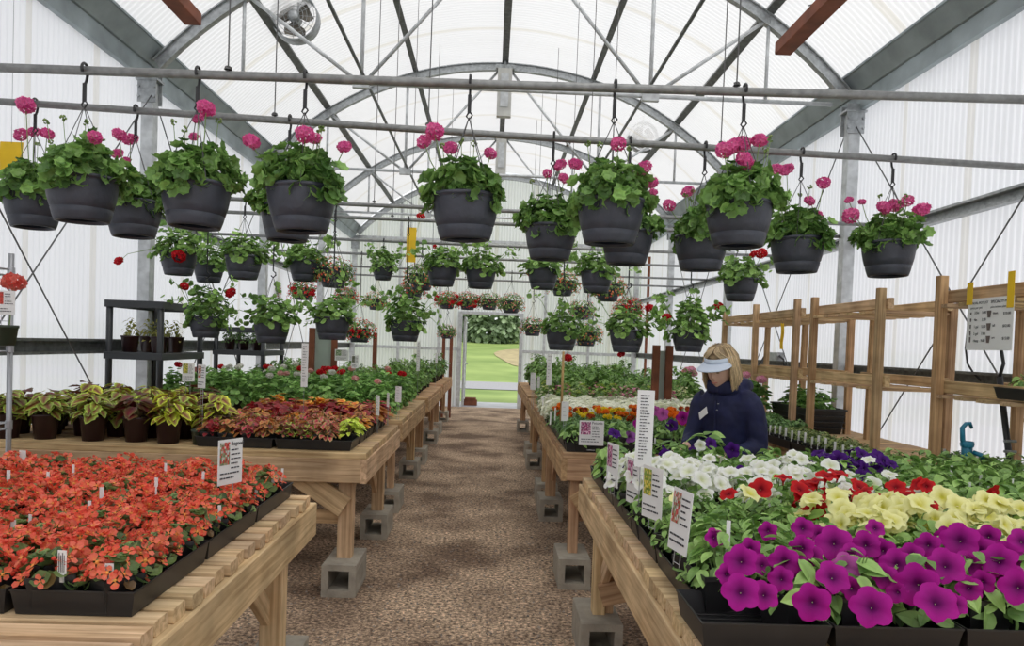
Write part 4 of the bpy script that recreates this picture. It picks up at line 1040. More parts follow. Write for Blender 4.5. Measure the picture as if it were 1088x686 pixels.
for r in range(7):
    for i in range(8):
        x = -.95-i*.27; y = 9.2+r*.33
        potted('potted_bedding_plant', 'leafy green plant on the far left bench, %s row back, %s from the aisle' % (ORD[r], ORD[i]), 'plant', 'green plants on the far left bench', (x, y, ZT), [('pot', P_BLK, 0), ('foliage', BUSH[int(rng.integers(3))], .11)], rng.uniform(0, 6), rng.uniform(.8, 1.05))
for r in range(4):
    for i in range(3):
        x = -.95-i*.33; y = 12.4+r*.55
        potted('potted_bedding_plant', 'leafy green plant on the left doorway bench, %s row back, %s from the aisle' % (ORD[r], ORD[i]), 'plant', 'green plants on the left bench by the doorway', (x, y, ZT), [('pot', P_BLK, 0), ('foliage', BUSH[int(rng.integers(3))], .11)], rng.uniform(0, 6), rng.uniform(.9, 1.3))

# ================================================================ RIGHT ROW
# ---- petunias
def pet_fol(seed, n=70, R=.095, H=.12, s=.05):
    rng = RG(seed); mb = MB(); P, Fd, N, a = dome_pts(rng, n, R, H, 0, -.35, .35)
    c = lerpc(rng, (.11, .22, .055), (.36, .56, .16), n); scatter(mb, OVATE, P-unit(Fd)*s*.4, Fd, N, rng.uniform(.65, 1.15, n)*s, c*.9, c*1.05)
    for i in range(0, n, 6): mb.tube([(0, 0, -.02), P[i]], [.003, .0018], 4, col=(.2, .3, .1), caps=False)
    return mb.mesh('foliage', 'leaf')
PF = [pet_fol(s) for s in (111, 112, 113, 114)]; PFS = [pet_fol(s, 120, .10, .10, .034) for s in (115, 116)]; PFB = [pet_fol(s, 70, .11, .12, .060) for s in (117, 118)]
PETC = {'magenta': ((.10, .0, .09), (.44, .008, .29)), 'purple': ((.03, .0, .08), (.075, .008, .20)), 'white': ((.66, .70, .40), (.93, .93, .91)), 'red': ((.22, .0, .01), (.62, .012, .015)), 'yellow': ((.66, .62, .06), (.92, .90, .46)), 'violet': ((.2, .03, .25), (.42, .14, .50)), 'pale': ((.40, .10, .32), (.56, .10, .42))}
PETM = {}
def pet_flower(k):
    if k not in PETM:
        mb = MB(); c0, c1 = PETC[k]; scatter(mb, PETUNIA, [(0, 0, 0)], [1, 0, 0], [0, 0, 1], 1.0, c0, c1)
        if k in ('magenta', 'violet', 'purple', 'red'): scatter(mb, BLOB, [(0, 0, -.17)], [1, 0, 0], [0, 0, 1], .032, (.5, .5, .25), (.6, .6, .35))
        PETM[k] = mb.mesh('flower', 'petal', True)
    return PETM[k]
def blooms(t, k, nf, seed, r=.036, R=.10, H=.12, z0=.10):
    """nf separate blooms spread over one plant, facing up and outwards to the light and the aisle"""
    rng = RG(seed); P, Fd, N, a = dome_pts(rng, nf, R, H, z0, .15, .95); N = unit(N+rng.normal(0, .25, (nf, 3)))
    M = Matrix.Rotation(-t.rotation_euler.z, 3, 'Z')
    for i in range(nf):
        n = (Vector(N[i])+Vector((-.12, -.45, .1))).normalized()
        o = put('flower', pet_flower(k), t, M @ Vector(P[i]+np.array(n)*.018), (M @ n).to_track_quat('Z', 'Y').to_euler(), r*rng.uniform(.8, 1.12))
def hang_blooms(plants, L):
    for i, (px, py, Y, r, k) in enumerate(L):
        q = at(px, py, Y=Y); t = min(plants, key=lambda o: (o.location.x-q.x)**2+(o.location.y-Y)**2)
        M = Matrix.Rotation(-t.rotation_euler.z, 3, 'Z'); s = t.scale[0]; loc = M @ (Vector((q.x, q.y, q.z))-t.location)/s
        n = (Vector((-q.x, -Y, EYE-q.z)).normalized()+Vector((random.uniform(-.4, .4), 0, random.uniform(0, .5)))).normalized()
        n = M @ n; put('flower', pet_flower(k), t, loc, n.to_track_quat('Z', 'Y').to_euler(), r/s)
        mb = MB(); b = loc-n*r*.8; mb.tube([(0, 0, .10), (b.x*.6, b.y*.6, max(.11, b.z*.7)), tuple(b)], [.003, .0025, .002], 5, col=(.2, .3, .1)); mb.build('flower_stalk', 'leaf', t)
# hero magenta blooms at the front: (px, py, Y, radius)
HERO = [(787, 596, 1.62, .034), (787, 629, 1.50, .036), (812, 632, 1.52, .028), (833, 596, 1.66, .031), (886.5, 577, 1.78, .039), (863, 640, 1.47, .036), (885, 613, 1.58, .034), (899, 602, 1.66, .030), (872, 620, 1.62, .028),
        (926, 645, 1.46, .039), (852, 582, 1.74, .028), (920, 579, 1.80, .032), (953, 599, 1.66, .033), (975, 621, 1.56, .042), (995, 640, 1.47, .040), (1005, 601, 1.64, .038), (1020, 574, 1.80, .040), (1061, 596, 1.66, .038),
        (1082, 624, 1.54, .035), (986, 579, 1.80, .028), (830, 615, 1.60, .026), (1016, 642, 1.55, .022), (954, 629, 1.58, .022), (853, 561, 1.95, .026), (816, 564, 1.93, .022), (759, 571, 1.86, .022), (1044, 618, 1.62, .024), (1042, 585, 1.78, .034), (906, 590, 1.72, .028), (930, 561, 1.93, .022), (1086, 575, 1.83, .03), (797, 583, 1.75, .024), (845, 600, 1.7, .026), (862, 590, 1.75, .026), (905, 625, 1.6, .024), (938, 585, 1.78, .028), (968, 590, 1.75, .028), (1028, 600, 1.7, .03), (1050, 570, 1.9, .028), (1030, 625, 1.6, .026), (1072, 610, 1.65, .03), (940, 612, 1.62, .026), (870, 568, 1.95, .024), (1005, 570, 1.9, .024), (1070, 590, 1.75, .03), (810, 600, 1.7, .024), (772, 610, 1.62, .022)]
random.seed(21); rng = RG(29)
roots = []
def pet_plant(x, y, label, grp, fol, fl=None, s=1, pot=SQ12):
    parts = [('pot', pot, 0), ('foliage', fol, .09)]
    t = potted('potted_petunia', label, 'petunia', grp, (x, y, ZT+.006), parts, rng.uniform(0, 6.28), s)
    if fl: blooms(t, fl[0], fl[1], int(x*1000+y*77))
    return t
# the first three rows carry the magenta blooms, each assigned to the nearest plant
mg = []
for iy, y in enumerate((1.77, 1.90, 2.03)):
    for ix in range(6):
        x = .60+ix*.150+(.0 if iy else .14)
        if x/y > .80: continue
        t = pet_plant(x, y, 'magenta petunia, %s row from the near tray edge, %s from the aisle' % (ORD[iy], ORD[ix]), 'magenta petunias at the front', PFB[ix % 2] if iy == 0 else PF[(ix+iy) % 4], None, .98)
        mg.append(t)
for i, (px, py, Y, r) in enumerate(HERO):
    Y = 1.60+(Y-1.46)*.75; r = r*1.20; q = at(px, py, Y=Y); t = min(mg, key=lambda o: (o.location.x-q.x)**2+(o.location.y-Y)**2)
    rz = t.rotation_euler.z; s = t.scale[0]; d = Vector((q.x-t.location.x, Y-t.location.y, q.z-t.location.z))/s
    loc = Matrix.Rotation(-rz, 3, 'Z') @ d
    view = Vector((-q.x, -Y, EYE-q.z)).normalized()
    n = (view*.9+Vector((random.uniform(-.35, .35), random.uniform(-.35, .1), random.uniform(-.1, .55)))).normalized()
    n = Matrix.Rotation(-rz, 3, 'Z') @ n
    o = put('flower', pet_flower('pale' if i in (7,) else 'magenta'), t, loc, n.to_track_quat('Z', 'Y').to_euler(), r/s)
    mb = MB(); b = loc-n*r*.8; mb.tube([(0, 0, .10), ((b.x)*.6, b.y*.6, max(.11, b.z*.8)), tuple(b)], [.003, .0025, .002], 5, col=(.2, .3, .1)); mb.build('flower_stalk', 'leaf', t)
# the rest of the near bench, in bands
def band(px, py_mid, x, y):
    q = x/y
    if 1.93 <= y < 2.12: return ('green', None) if x < 1.0 else ('yellow', 15)
    if 2.12 <= y < 2.3: return ('yellow', 15) if x > .96 and x < 1.9 else ('few_yellow', 1) if x < .8 else ('green', None)
    if 2.3 <= y < 2.62: return ('yellow', 12) if y < 2.42 and x > 1.0 and x < 1.9 else ('red', 7) if .98 < x < 1.55 and y < 2.62 else ('small', None) if x < .8 else ('few_red', 1) if x < 1.9 else ('green', None)
    if 2.62 <= y < 3.1: return ('white', 13) if x < 1.30 else ('few_white', 2) if x < 1.6 else ('green', None)
    if 3.1 <= y < 3.45: return ('purple', 7) if 1.45 < x < 1.80 and y > 3.05 else ('small', None) if x < 1.1 else ('green', None)
    return ('few_purple', 1) if x < 1.3 and rng.uniform() < .3 else ('green', None)
NAMES = {'green': 'green petunia not in bloom, near right bench', 'yellow': 'petunia massed with pale yellow blooms', 'few_yellow': 'petunia with a single pale yellow bloom', 'red': 'petunia with bright red blooms', 'few_red': 'petunia with one red bloom among green neighbours',
         'white': 'petunia massed with white blooms', 'few_white': 'petunia with a couple of white blooms', 'purple': 'petunia with deep purple blooms near the shelving', 'few_purple': 'petunia with one deep purple bloom', 'small': 'small-leaved green petunia'}
y = 2.10; iy = 0
while y < 3.80:
    for ix in range(17):
        x = .595+ix*.158+(.0 if iy % 2 else .03)
        if x > 3.1 or x/y > .84: continue
        k, nf = band(0, 0, x, y)
        fol = PFS[ix % 2] if k in ('small', 'few_yellow') else PFB[ix % 2] if (k == 'green' and (ix+iy) % 3 == 0) else PF[(ix*3+iy) % 4]
        fl = (k.split('_')[-1], nf) if nf else None
        pet_plant(x, y, NAMES[k]+', %s row back, %s from the aisle' % (ORD[iy], ORD[ix]), 'petunias, '+k.replace('_', ' '), fol, fl, rng.uniform(.92, 1.06))
    y += .163; iy += 1
LET = pet_fol(119, 60, .13, .17, .085)
q = at(748, 470, Y=3.72); lt = potted('potted_petunia', 'broad-leaved bright green plant standing taller, in front of the woman', 'petunia', None, (q.x, 3.70, ZT+.006), [('pot', SQ12, 0), ('foliage', LET, .10)], 0, 1)
far_row = [o for o in bpy.data.objects if o.name.startswith('potted_petunia') and o.location.y > 3.0]
hang_blooms(far_row, [(755, 471, 3.60, .034, 'purple'), (778, 478, 3.55, .040, 'purple'), (744, 473, 3.55, .030, 'white'), (707, 483, 3.4, .032, 'purple'), (891, 488, 3.35, .045, 'purple'), (787, 503, 2.95, .036, 'purple'), (662, 500, 3.2, .03, 'purple')])
# trays of the near right bench
for iy in range(6):
    for ix in range(9):
        y0 = (1.64, 1.875, 2.295, 2.715, 3.135, 3.40)[iy]; L_ = (.23, .415, .415, .415, .26, .42)[iy]; x0 = (.487 if iy == 0 else .525)+ix*.30
        if (x0)/(y0+.4) > .80 or x0 > 3.0: continue
        tray('black tray on the near right bench, %s' % ('empty corner in view at the front edge' if (ix, iy) == (0, 0) else ('%s row, along the aisle edge' % ORD[iy] if ix == 0 else '%s row, %s from the aisle, under foliage' % (ORD[iy], ORD[ix]))), x0, x0+.295, y0, y0+L_, group='trays of the petunia bench')
# ---- next bench: petunia edge, marigolds, alyssum
def marigold(seed, c):
    rng = RG(seed); mb = MB(); n = 150; P, Fd, N, a = dome_pts(rng, n, .085, .10, 0, -.2, .4); g = lerpc(rng, (.07, .15, .045), (.20, .34, .11), n)
    scatter(mb, NARROW, P, Fd, N, rng.uniform(.03, .05, n), g, g); fol = mb.mesh('foliage', 'leaf'); mb = MB()
    for k in range(5):
        a = rng.uniform(0, 6.28); r = rng.uniform(.0, .08); e = np.array([r*math.cos(a), r*math.sin(a), rng.uniform(.095, .120)]); m = 20
        d = unit(rng.normal(0, 1, (m, 3))*[1, 1, .7]+[0, 0, .6]); cc = lerpc(rng, *c, m)
        scatter(mb, FLORET, e+d*[.014, .014, .010], rng.normal(0, 1, (m, 3)), d, .013, cc*.85, cc)
        mb.tube([(e[0]*.5, e[1]*.5, 0), e-[0, 0, .01]], .002, 4, col=(.15, .25, .06), caps=False)
    return fol, mb.mesh('flowers', 'petal')
MG = {'orange': [marigold(s, ((.80, .16, .01), (.95, .30, .02))) for s in (131, 132)], 'rust': [marigold(133, ((.32, .03, .01), (.60, .12, .02)))], 'yellow': [marigold(134, ((.85, .60, .02), (.95, .78, .05)))]}
def alyssum(seed):
    rng = RG(seed); mb = MB(); n = 90; P, Fd, N, a = dome_pts(rng, n, .085, .07, 0, -.3, .5); g = lerpc(rng, (.07, .15, .04), (.2, .33, .1), n)
    scatter(mb, NARROW, P, Fd, N, .035, g, g); fol = mb.mesh('foliage', 'leaf'); mb = MB(); n = 230
    P, Fd, N, a = dome_pts(rng, n, .10, .10, .0, -.1, .85); N = unit(N+np.array([0, -.5, .2])); c = lerpc(rng, (.80, .82, .62), (.96, .96, .86), n); scatter(mb, FLORET, P, Fd, N, rng.uniform(.010, .016, n), c, c)
    return fol, mb.mesh('flowers', 'petal')
AL = [alyssum(s) for s in (141, 142)]
def mixed(seed, fl):
    rng = RG(seed); mb = MB(); n = 120; P, Fd, N, a = dome_pts(rng, n, .09, .16, 0, -.2, .35); g = lerpc(rng, (.08, .17, .04), (.32, .46, .14), n)
    scatter(mb, OVATE_S, P, Fd, N, .04, g, g); fol = mb.mesh('foliage', 'leaf'); mb = MB(); n = 26
    P, Fd, N, a = dome_pts(rng, n, .09, .19, 0, .3, .9); c = lerpc(rng, *fl, n); scatter(mb, FLORET, P, Fd, N, rng.uniform(.014, .022, n), c*.8, c)
    return fol, mb.mesh('flowers', 'petal')
MX = {'pink': mixed(151, ((.55, .08, .2), (.85, .4, .5))), 'cream': mixed(152, ((.7, .72, .35), (.85, .85, .6))), 'lime': mixed(153, ((.4, .52, .08), (.6, .7, .2)))}
random.seed(31); edge = []
y = 4.80; iy = 0
while y < 6.72:
    for ix in range(8):
        x = .56+ix*.142
        if x > 1.58: continue
        
        if y < 4.85:
            _t = pet_plant(x, y, 'petunia at the near edge of the marigold bench, %s from the aisle' % ORD[ix], 'petunias edging the marigold bench', PF[ix % 4]); edge.append(_t)
        elif y < 5.95:
            k = 'rust' if random.random() < .32 else 'orange'
            if ix < 4 and 5.2 < y < 5.8 and random.random() < .55: k = 'yellow'
            fol, fl = random.choice(MG[k]); g = {'rust': 'rust-red', 'orange': 'orange', 'yellow': 'bright yellow'}[k]
            if y < 5.15 and ix < 5: parts = [('pot', SQ10, 0), ('foliage', fol, .08)]; lab = 'marigold not yet blooming'; g2 = 'marigolds not in bloom'
            else: parts = [('pot', SQ10, 0), ('foliage', fol, .08), ('flowers', fl, .08)]; lab = g+' marigold'; g2 = g+' marigolds'
            potted('potted_marigold', lab+' on the marigold bench, %s row back, %s from the aisle' % (ORD[iy], ORD[ix]), 'marigold', g2, (x, y, ZT+.006), parts, random.uniform(0, 6), random.uniform(.9, 1.1))
        else:
            fol, fl = AL[ix % 2]
            potted('potted_alyssum', 'white alyssum behind the marigolds, %s row back, %s from the aisle' % (ORD[iy], ORD[ix]), 'alyssum', 'white alyssum', (x, y, ZT+.006), [('pot', SQ10, 0), ('foliage', fol, .08), ('flowers', fl, .08)], random.uniform(0, 6), random.uniform(1.15, 1.3))
    y += .145; iy += 1
hang_blooms(edge, [(680, 450, 4.76, .048, 'magenta'), (704, 440, 4.80, .045, 'pale'), (726, 444, 4.80, .050, 'magenta'), (714, 452, 4.76, .042, 'purple'), (669, 464, 4.74, .042, 'violet'), (735, 441, 4.84, .04, 'magenta'), (696, 436, 4.9, .035, 'pale')])
for iy in range(4):
    for ix in range(4):
        tray('black tray on the marigold bench, %s row, %s from the aisle' % (ORD[iy], ORD[ix]), .49+ix*.28, .49+ix*.28+.275, 4.73+iy*.49, 4.73+iy*.49+.48, group='trays of the marigold bench')
for r in range(3):
    for i in range(9):
        x = .58+i*.17; y = 7.2+r*.24
        if r == 0: fol, fl = AL[i % 2]; nm = 'white alyssum at the near edge of the bench past the marigolds, %s from the aisle' % ORD[i]; k = 'alyssum'
        else: k = random.choice(['pink', 'cream', 'lime', 'pink']); fol, fl = MX[k]; nm = '%s-flowered plant behind the alyssum, %s row, %s from the aisle' % (k, ORD[r-1], ORD[i])
        potted('potted_alyssum' if r == 0 else 'potted_bedding_plant', nm, 'alyssum' if r == 0 else 'plant', ('alyssum past the marigolds' if r == 0 else k+'-flowered plants behind the alyssum'), (x, y, ZT), [('pot', SQ10, 0), ('foliage', fol, .08), ('flowers', fl, .08)], random.uniform(0, 6), 1.15)
for r in range(6):
    for i in range(7):
        x = .68+i*.24; y = 7.95+r*.27
        t = potted('potted_bush', 'tall leafy green plant right of the aisle, %s row back, %s from the aisle' % (ORD[r], ORD[i]), 'plant', 'tall green plants right of the aisle', (x, y, ZT), [('pot', P_BLK, 0), ('foliage', BUSH[(i+r) % 2], .11)], random.uniform(0, 6), random.uniform(1.0, 1.25))
for r in range(5):
    for i in range(5):
        x = .72+i*.32; y = 10.2+r*.6
        potted('potted_bush', 'leafy green plant on the right doorway bench, %s row back, %s from the aisle' % (ORD[r], ORD[i]), 'plant', 'green plants on the right bench by the doorway', (x, y, ZT), [('pot', P_BLK, 0), ('foliage', BUSH[(i+r) % 3], .11)], random.uniform(0, 6), random.uniform(1.1, 1.45))
# ---- bench along the right wall: seedlings in trays
SEED = [bush(161, .055, .055, 90, .026, (.05, .12, .04), (.15, .28, .09)), bush(162, .06, .075, 80, .034, (.06, .14, .04), (.18, .32, .10)), bush(163, .055, .07, 90, .026, (.08, .14, .04), (.26, .32, .10))]
random.seed(41)
def seed_tray(x0, y0, L, W, label, fol, plab, z=ZT, tagged=True, s=1.0):
    tray(label, x0, x0+W, y0, y0+L, z, 'seedling trays by the right wall')
    nx, ny = max(2, int(W/.10)), max(2, int(L/.10))
    for i in range(nx):
        for j in range(ny):
            x = x0+W*(i+.5)/nx; y = y0+L*(j+.5)/ny
            t = potted('potted_seedling', plab+' %s, %s row back, %s across' % (label.rsplit(', ', 1)[-1], ORD[j], ORD[i]), 'seedling', plab, (x, y, z+.006), [('pot', SQ08, 0), ('foliage', fol, .062)], random.uniform(0, 6), random.uniform(.9, 1.15)*s)
            if tagged and i == 0:
                mb = MB(); mb.beam((0, 0, .05), (0, 0, .13), .014, .0015, (1, 0, 0)); o = mb.build('plant_tag', 'white_card', t, loc=(0, -.0, 0)); o.rotation_euler = (0, 0, -t.rotation_euler.z); o.location = tuple(Matrix.Rotation(-t.rotation_euler.z, 3, 'Z') @ Vector((-.04, -.02, 0)))
SQ08 = pot_square(.09, .07)
for j in range(3):
    seed_tray(2.10, 4.10+j*.54, .52, .28, 'white-tagged tray of green seedlings on the wall bench, %s from the near end' % ('first', 'second', 'third')[j], SEED[2], 'fine-leaved seedling, white-tagged tray,')
for j in range(2):
    seed_tray(2.08, 5.80+j*.56, .54, .42, 'tray of dense grey-green seedlings behind the woman, %s' % ('nearer', 'farther')[j], SEED[1], 'grey-green seedling, dense tray,', tagged=False, s=1.15)
seed_tray(2.68, 4.05, .5, .28, 'tray of green seedlings beneath the shelving, near the blue valve', SEED[0], 'low green seedling, tray beneath shelving,')
# black trough and pink geranium under the long shelving
mb = MB(); v = []
for (hx, hy, z) in ((.15, .36, 0), (.17, .40, .20), (.18, .41, .20), (.18, .41, .215), (.165, .39, .215), (.16, .38, .17)):
    v += [(-hx, -hy, z), (hx, -hy, z), (hx, hy, z), (-hx, hy, z)]
mb.add(v, [[i*4+j, i*4+(j+1) % 4, (i+1)*4+(j+1) % 4, (i+1)*4+j] for i in range(5) for j in range(4)]+[[3, 2, 1, 0]]+[[20, 21, 22, 23]], mi=[0]*21+[1])
for z in (.05, .10, .15): mb.box(-.171, .171, -.402, .402, z, z+.006)
t = thing('trough_planter', 'long black trough planter with a leafy plant under the right-hand shelving', 'planter', (2.86, 6.7, ZT), 0)
mb.build('trough', ['tray_black', 'soil'], t)
rng = RG(61)
for k in range(3): put('foliage', UG[k], t, (0, -.25+.25*k, .18), (0, 0, k), .9)
t = potted_ger(2.52, 7.1, ZT, 'pink geranium in a dark pot under the long shelving, behind the woman', None, UM_LPINK, 4, rng, 1.25)
t = potted_ger(2.35, 7.45, ZT, 'smaller pink geranium beside the one under the long shelving', None, UM_LPINK, 2, rng, 1.15)
for q, (x, y) in enumerate(((2.6, 8.4), (2.3, 8.8), (2.9, 9.0), (2.45, 9.4))):
    potted_ger(x, y, ZT, 'geranium at the far end of the wall bench, %s' % ('nearest the shelving', 'at the aisle side', 'against the wall', 'farthest')[q], 'geraniums at the far end of the wall bench', (UM_RED[0], UM_LPINK, UM_RED[1], UM_SALMON)[q], 3, rng, 1.2)
# tray with green plants on the nearest shelf (right edge)
tray('small black tray of bright green plants on the shelf at the right edge', 2.60, 3.02, 3.36, 3.82, 1.315, 'tray on the shelf')
for i in range(3):
    for j in range(3):
        t = potted('potted_seedling', 'bright green young plant on the right-hand shelf, %s row back, %s from the aisle' % (ORD[j], ORD[i]), 'seedling', 'young plants on the right-hand shelf', (2.69+i*.12, 3.47+j*.13, 1.322), [('pot', SQ08, 0), ('foliage', PF[(i+j) % 4], .06)], random.uniform(0, 6), .75)
# ================================================================ RACKS, SIGNS AND SMALL THINGS
# chrome wire rack at the left edge
t = thing('wire_rack', 'chrome wire shelving rack at the left edge, in front of the coleus', 'shelving', (-2.42, 3.44, 0))
for x in (0, -.72):
    for y in (0, .42):
        mb = MB(); mb.tube([(x, y, .0), (x, y, 1.87)], .0135, 10); mb.build('post', 'chrome', t, True)
for z in (.30, 1.02, 1.41, 1.79):
    mb = MB()
    for zz in (0, -.03):
        for (a, b) in (((0, 0), (-.72, 0)), ((0, .42), (-.72, .42)), ((0, 0), (0, .42)), ((-.72, 0), (-.72, .42))):
            mb.tube([(*a, z+zz), (*b, z+zz)], .0035, 5)
    for y in np.linspace(.03, .39, 12): mb.tube([(0, y, z), (-.72, y, z)], .0018, 4)
    for k in range(22):
        x = -.72*k/22; mb.tube([(x, 0, z), (x-.02, 0, z-.03), (x-.041, 0, z)], .0015, 4)
    for x in (0, -.72):
        for y in (0, .42): mb.tube([(x, y, z-.035), (x, y, z+.01)], .018, 8)
    mb.build('wire_shelf', 'chrome', t)
# small pot with sign on the rack
q = at(6, 366, Y=3.70)
t = potted('potted_geranium', 'small dark green pot with a salmon-red bloom on the wire rack', 'geranium', None, (q.x, 3.70, 1.412), [('pot', P_GRN, 0)], 0, 1.1)
put('flower_head', umbel(301, .045, (.78, .10, .08), (.9, .25, .2)), t, (.01, .03, .28)); mb = MB(); mb.tube([(0, .02, .07), (.01, .03, .27)], .003, 5, col=(.2, .3, .1)); mb.build('flower_stalk', 'leaf', t)
RACKSIGN = (q.x+.01, 3.67, 1.56)
# black plastic shelf on the coleus bench
def plastic_shelf(x, y, label, wx=.42, wy=.86, zt=1.76, mid=1.33):
    t = thing('plastic_shelf', label, 'shelving', (x, y, ZT), 0)
    for a in (0, wx):
        for b in (0, wy):
            mb = MB(); mb.tube([(a, b, .0), (a, b, zt-ZT)], [.026, .026], 12); mb.build('post', 'rack_plastic', t, True)
    for z in (mid-ZT, zt-ZT-.0):
        mb = MB(); mb.box(-.03, wx+.03, -.03, .0, z-.06, z); mb.box(-.03, wx+.03, wy, wy+.03, z-.06, z); mb.box(-.03, .0, 0, wy, z-.06, z); mb.box(wx, wx+.03, 0, wy, z-.06, z)
        for q in np.linspace(.06, wy-.06, 9): mb.box(0, wx, q-.02, q+.02, z-.02, z-.006)
        mb.build('shelf_board', 'rack_plastic', t)
    return t
c = at(171, 330, Y=5.95); px_ = c.x
t = plastic_shelf(px_-.42, 6.36, 'black plastic shelf holding maroon pots, on the bench by the left wall', .42, .86)
t.location.x = at(171, 330, Y=6.36).x-.42
SX = t.location.x
YEL = bush(171, .09, .20, 60, .04, (.20, .22, .04), (.45, .42, .10))
for i in range(5):
    potted('potted_seedling', 'thin yellow-green plant in a maroon pot on the black shelf, %s from the front' % ORD[i], 'plant', 'pots on the black plastic shelf', (SX+.12+.17*(i % 2), 6.47+.17*i, 1.325), [('pot', P_MAR, 0), ('foliage', YEL, .13)], i, .95)
t = plastic_shelf(at(227, 340, Y=8.9).x, 9.0, 'second black plastic shelf farther back by the left wall', .55, .8, 1.60, 1.33)
for i in range(3):
    potted('potted_seedling', 'plant in a maroon pot on the farther black shelf, %s from the left' % ORD[i], 'plant', 'pots on the farther black shelf', (t.location.x+.12+.16*i, 9.12, 1.325), [('pot', P_MAR, 0), ('foliage', BUSH[2], .13)], i, .85)
# brown uprights of the far left and right benches
for q, (px, Y, z1, lab) in enumerate(((331, 8.75, 1.62, 'brown wooden upright behind the left geraniums, by the grey boards'), (355, 8.75, 1.62, 'brown wooden upright right of the grey-green board behind the left geraniums'), (398, 11.9, 1.62, 'brown wooden upright under the bushy left baskets'), (471, 15.2, 1.75, 'brown wooden post left of the doorway'), (479, 15.2, 1.75, 'brown wooden post nearest the left door jamb'),
                                ( 697, 6.9, 1.55, 'dark brown wooden post left of the woman, past the marigolds'), (711, 6.95, 1.55, 'brown wooden post just left of the woman'), (686, 16.9, 3.6, 'tall red-brown post near the far right corner'))):
    x = at(px, 380, Y=Y).x; z0 = 0
    mb = MB(); mb.beam((x, Y, z0), (x, Y, z1), .065, .05, (1, 0, 0)); o = mb.build('wooden_post', 'brown_post'); tag(o, lab, 'post', 'brown wooden posts')
x0 = at(334, 380, Y=8.78).x; x1 = at(352, 380, Y=8.78).x
mb = MB(); mb.box(x0, x1, 8.80, 8.815, ZT, 1.62); tag(mb.build('backboard', 'board_green'), 'pale grey-green board between the brown uprights behind the left geraniums', 'board')
x0 = at(701, 380, Y=6.95).x; x1 = at(710, 380, Y=6.95).x
mb = MB(); mb.box(x0, x1, 6.98, 6.995, 0, 1.5); tag(mb.build('backboard', 'board_green'), 'pale grey board between the two brown posts left of the woman', 'board')
# louvred vent in the end wall
t = thing('louvre_vent', 'grey louvred wall vent on the end wall right of the door', 'vent', (1.98, YE-.13, 1.55))
mb = MB(); mb.box(-.42, .42, 0, .04, 0, .04); mb.box(-.42, .42, 0, .04, .66, .70); mb.box(-.42, -.38, 0, .04, 0, .7); mb.box(.38, .42, 0, .04, 0, .7); mb.build('frame', 'galv', t)
mb = MB()
for k in range(7): mb.beam((-.38, .02, .08+k*.09), (.38, .02, .08+k*.09), .07, .004, (0, .8, .6))
mb.build('slats', 'galv_light', t)
# signs -------------------------------------------------------------
def text(parent, s, x, z, size, y=-.003, mat='ink', align='LEFT'):
    cu = bpy.data.curves.new('lettering', 'FONT'); cu.body = s; cu.size = size; cu.align_x = align; cu.extrude = .0003
    cu.materials.append(MATS[mat]); o = bpy.data.objects.new('lettering', cu); COL.objects.link(o); o.parent = parent
    bpy.context.view_layer.update(); me = bpy.data.meshes.new_from_object(o.evaluated_get(bpy.context.evaluated_depsgraph_get()))
    bpy.data.objects.remove(o); return put('lettering', me, parent, (x, y, z), (math.pi/2, 0, 0))
def lines(mb, rng, x0, x1, z, h, y=-.0028):
    x = x0
    while x < x1-.002:
        w_ = rng.uniform(.5, 2.2)*h*1.8
        xe = min(x+w_, x1); mb.box(x, xe, y, y+.001, z-h/2, z+h/2); x = xe+h*.7
def photo_mesh(rng, w_, h_, cols):
    mb = MB(); nx, ny = 9, 11; v = []; f = []; c = []
    for i in range(nx):
        for j in range(ny):
            x0, x1 = w_*i/nx, w_*(i+1)/nx; z0, z1 = h_*j/ny, h_*(j+1)/ny
            col = np.array(cols[int(rng.integers(len(cols)))])*rng.uniform(.7, 1.2)
            mb.add([(x0, -.002, z0), (x1, -.002, z0), (x1, -.002, z1), (x0, -.002, z1)], [[0, 1, 2, 3]], np.clip(col, 0, 1))
    return mb
def sign(label, loc, w_, h_, rz, zbase, title=None, cols=((.5, .1, .2), (.6, .3, .4), (.2, .05, .15)), photo=True, lean=0, title_size=None, cat='sign', stakes=2, rows=5):
    """card on wire stakes: loc is the bottom centre of the card; zbase the height where the stakes enter the pot"""
    rng = RG(int(abs(loc[0])*1000)+int(loc[1]*100)); t = thing('plant_sign', label, cat, loc, rz, 'white plant signs'); t.rotation_euler = (lean, 0, rz)
    mb = MB(); mb.box(-w_/2, w_/2, -.001, .001, 0, h_); mb.build('card', 'white_card', t)
    if photo:
        pw, ph = w_*.40, h_*.50; o = photo_mesh(rng, pw, ph, cols).build('photo', 'solid', t, loc=(-w_*.44, 0, h_*.44))
        mb = MB()
        n0 = .80 if title else .90
        for k in range(rows): lines(mb, rng, .02*w_, w_*rng.uniform(.25, .42), h_*(n0-.5*k/rows-.04), h_*.028)
        for k in range(2): lines(mb, rng, -w_*.42, w_*rng.uniform(.1, .4), h_*(.25-.10*k), h_*.03)
        mb.build('print_lines', 'ink', t)
        if title: text(t, title, .0*w_, h_*.86, title_size or w_*.13)
    else:
        mb = MB()
        for k in range(rows): lines(mb, rng, -w_*.3, w_*rng.uniform(-.05, .35), h_*(.93-.86*k/rows), min(h_*.012, w_*.07))
        mb.build('print_lines', 'ink', t)
    if stakes:
        mb = MB()
        for s in ((-1, 1) if stakes == 2 else (0,)): mb.tube([(s*w_*.16, .003, h_*.2), (s*w_*.16, .003, -(loc[2]-zbase))], .0016, 5)
        if stakes == 2: mb.tube([(-w_*.16, .003, -.03), (w_*.16, .003, -.03)], .0014, 4)
        mb.build('wire_stake', 'chrome', t)
    return t
def at_sign(px, py, Y): q = at(px, py, Y=Y); return (q.x, q.y, q.z)
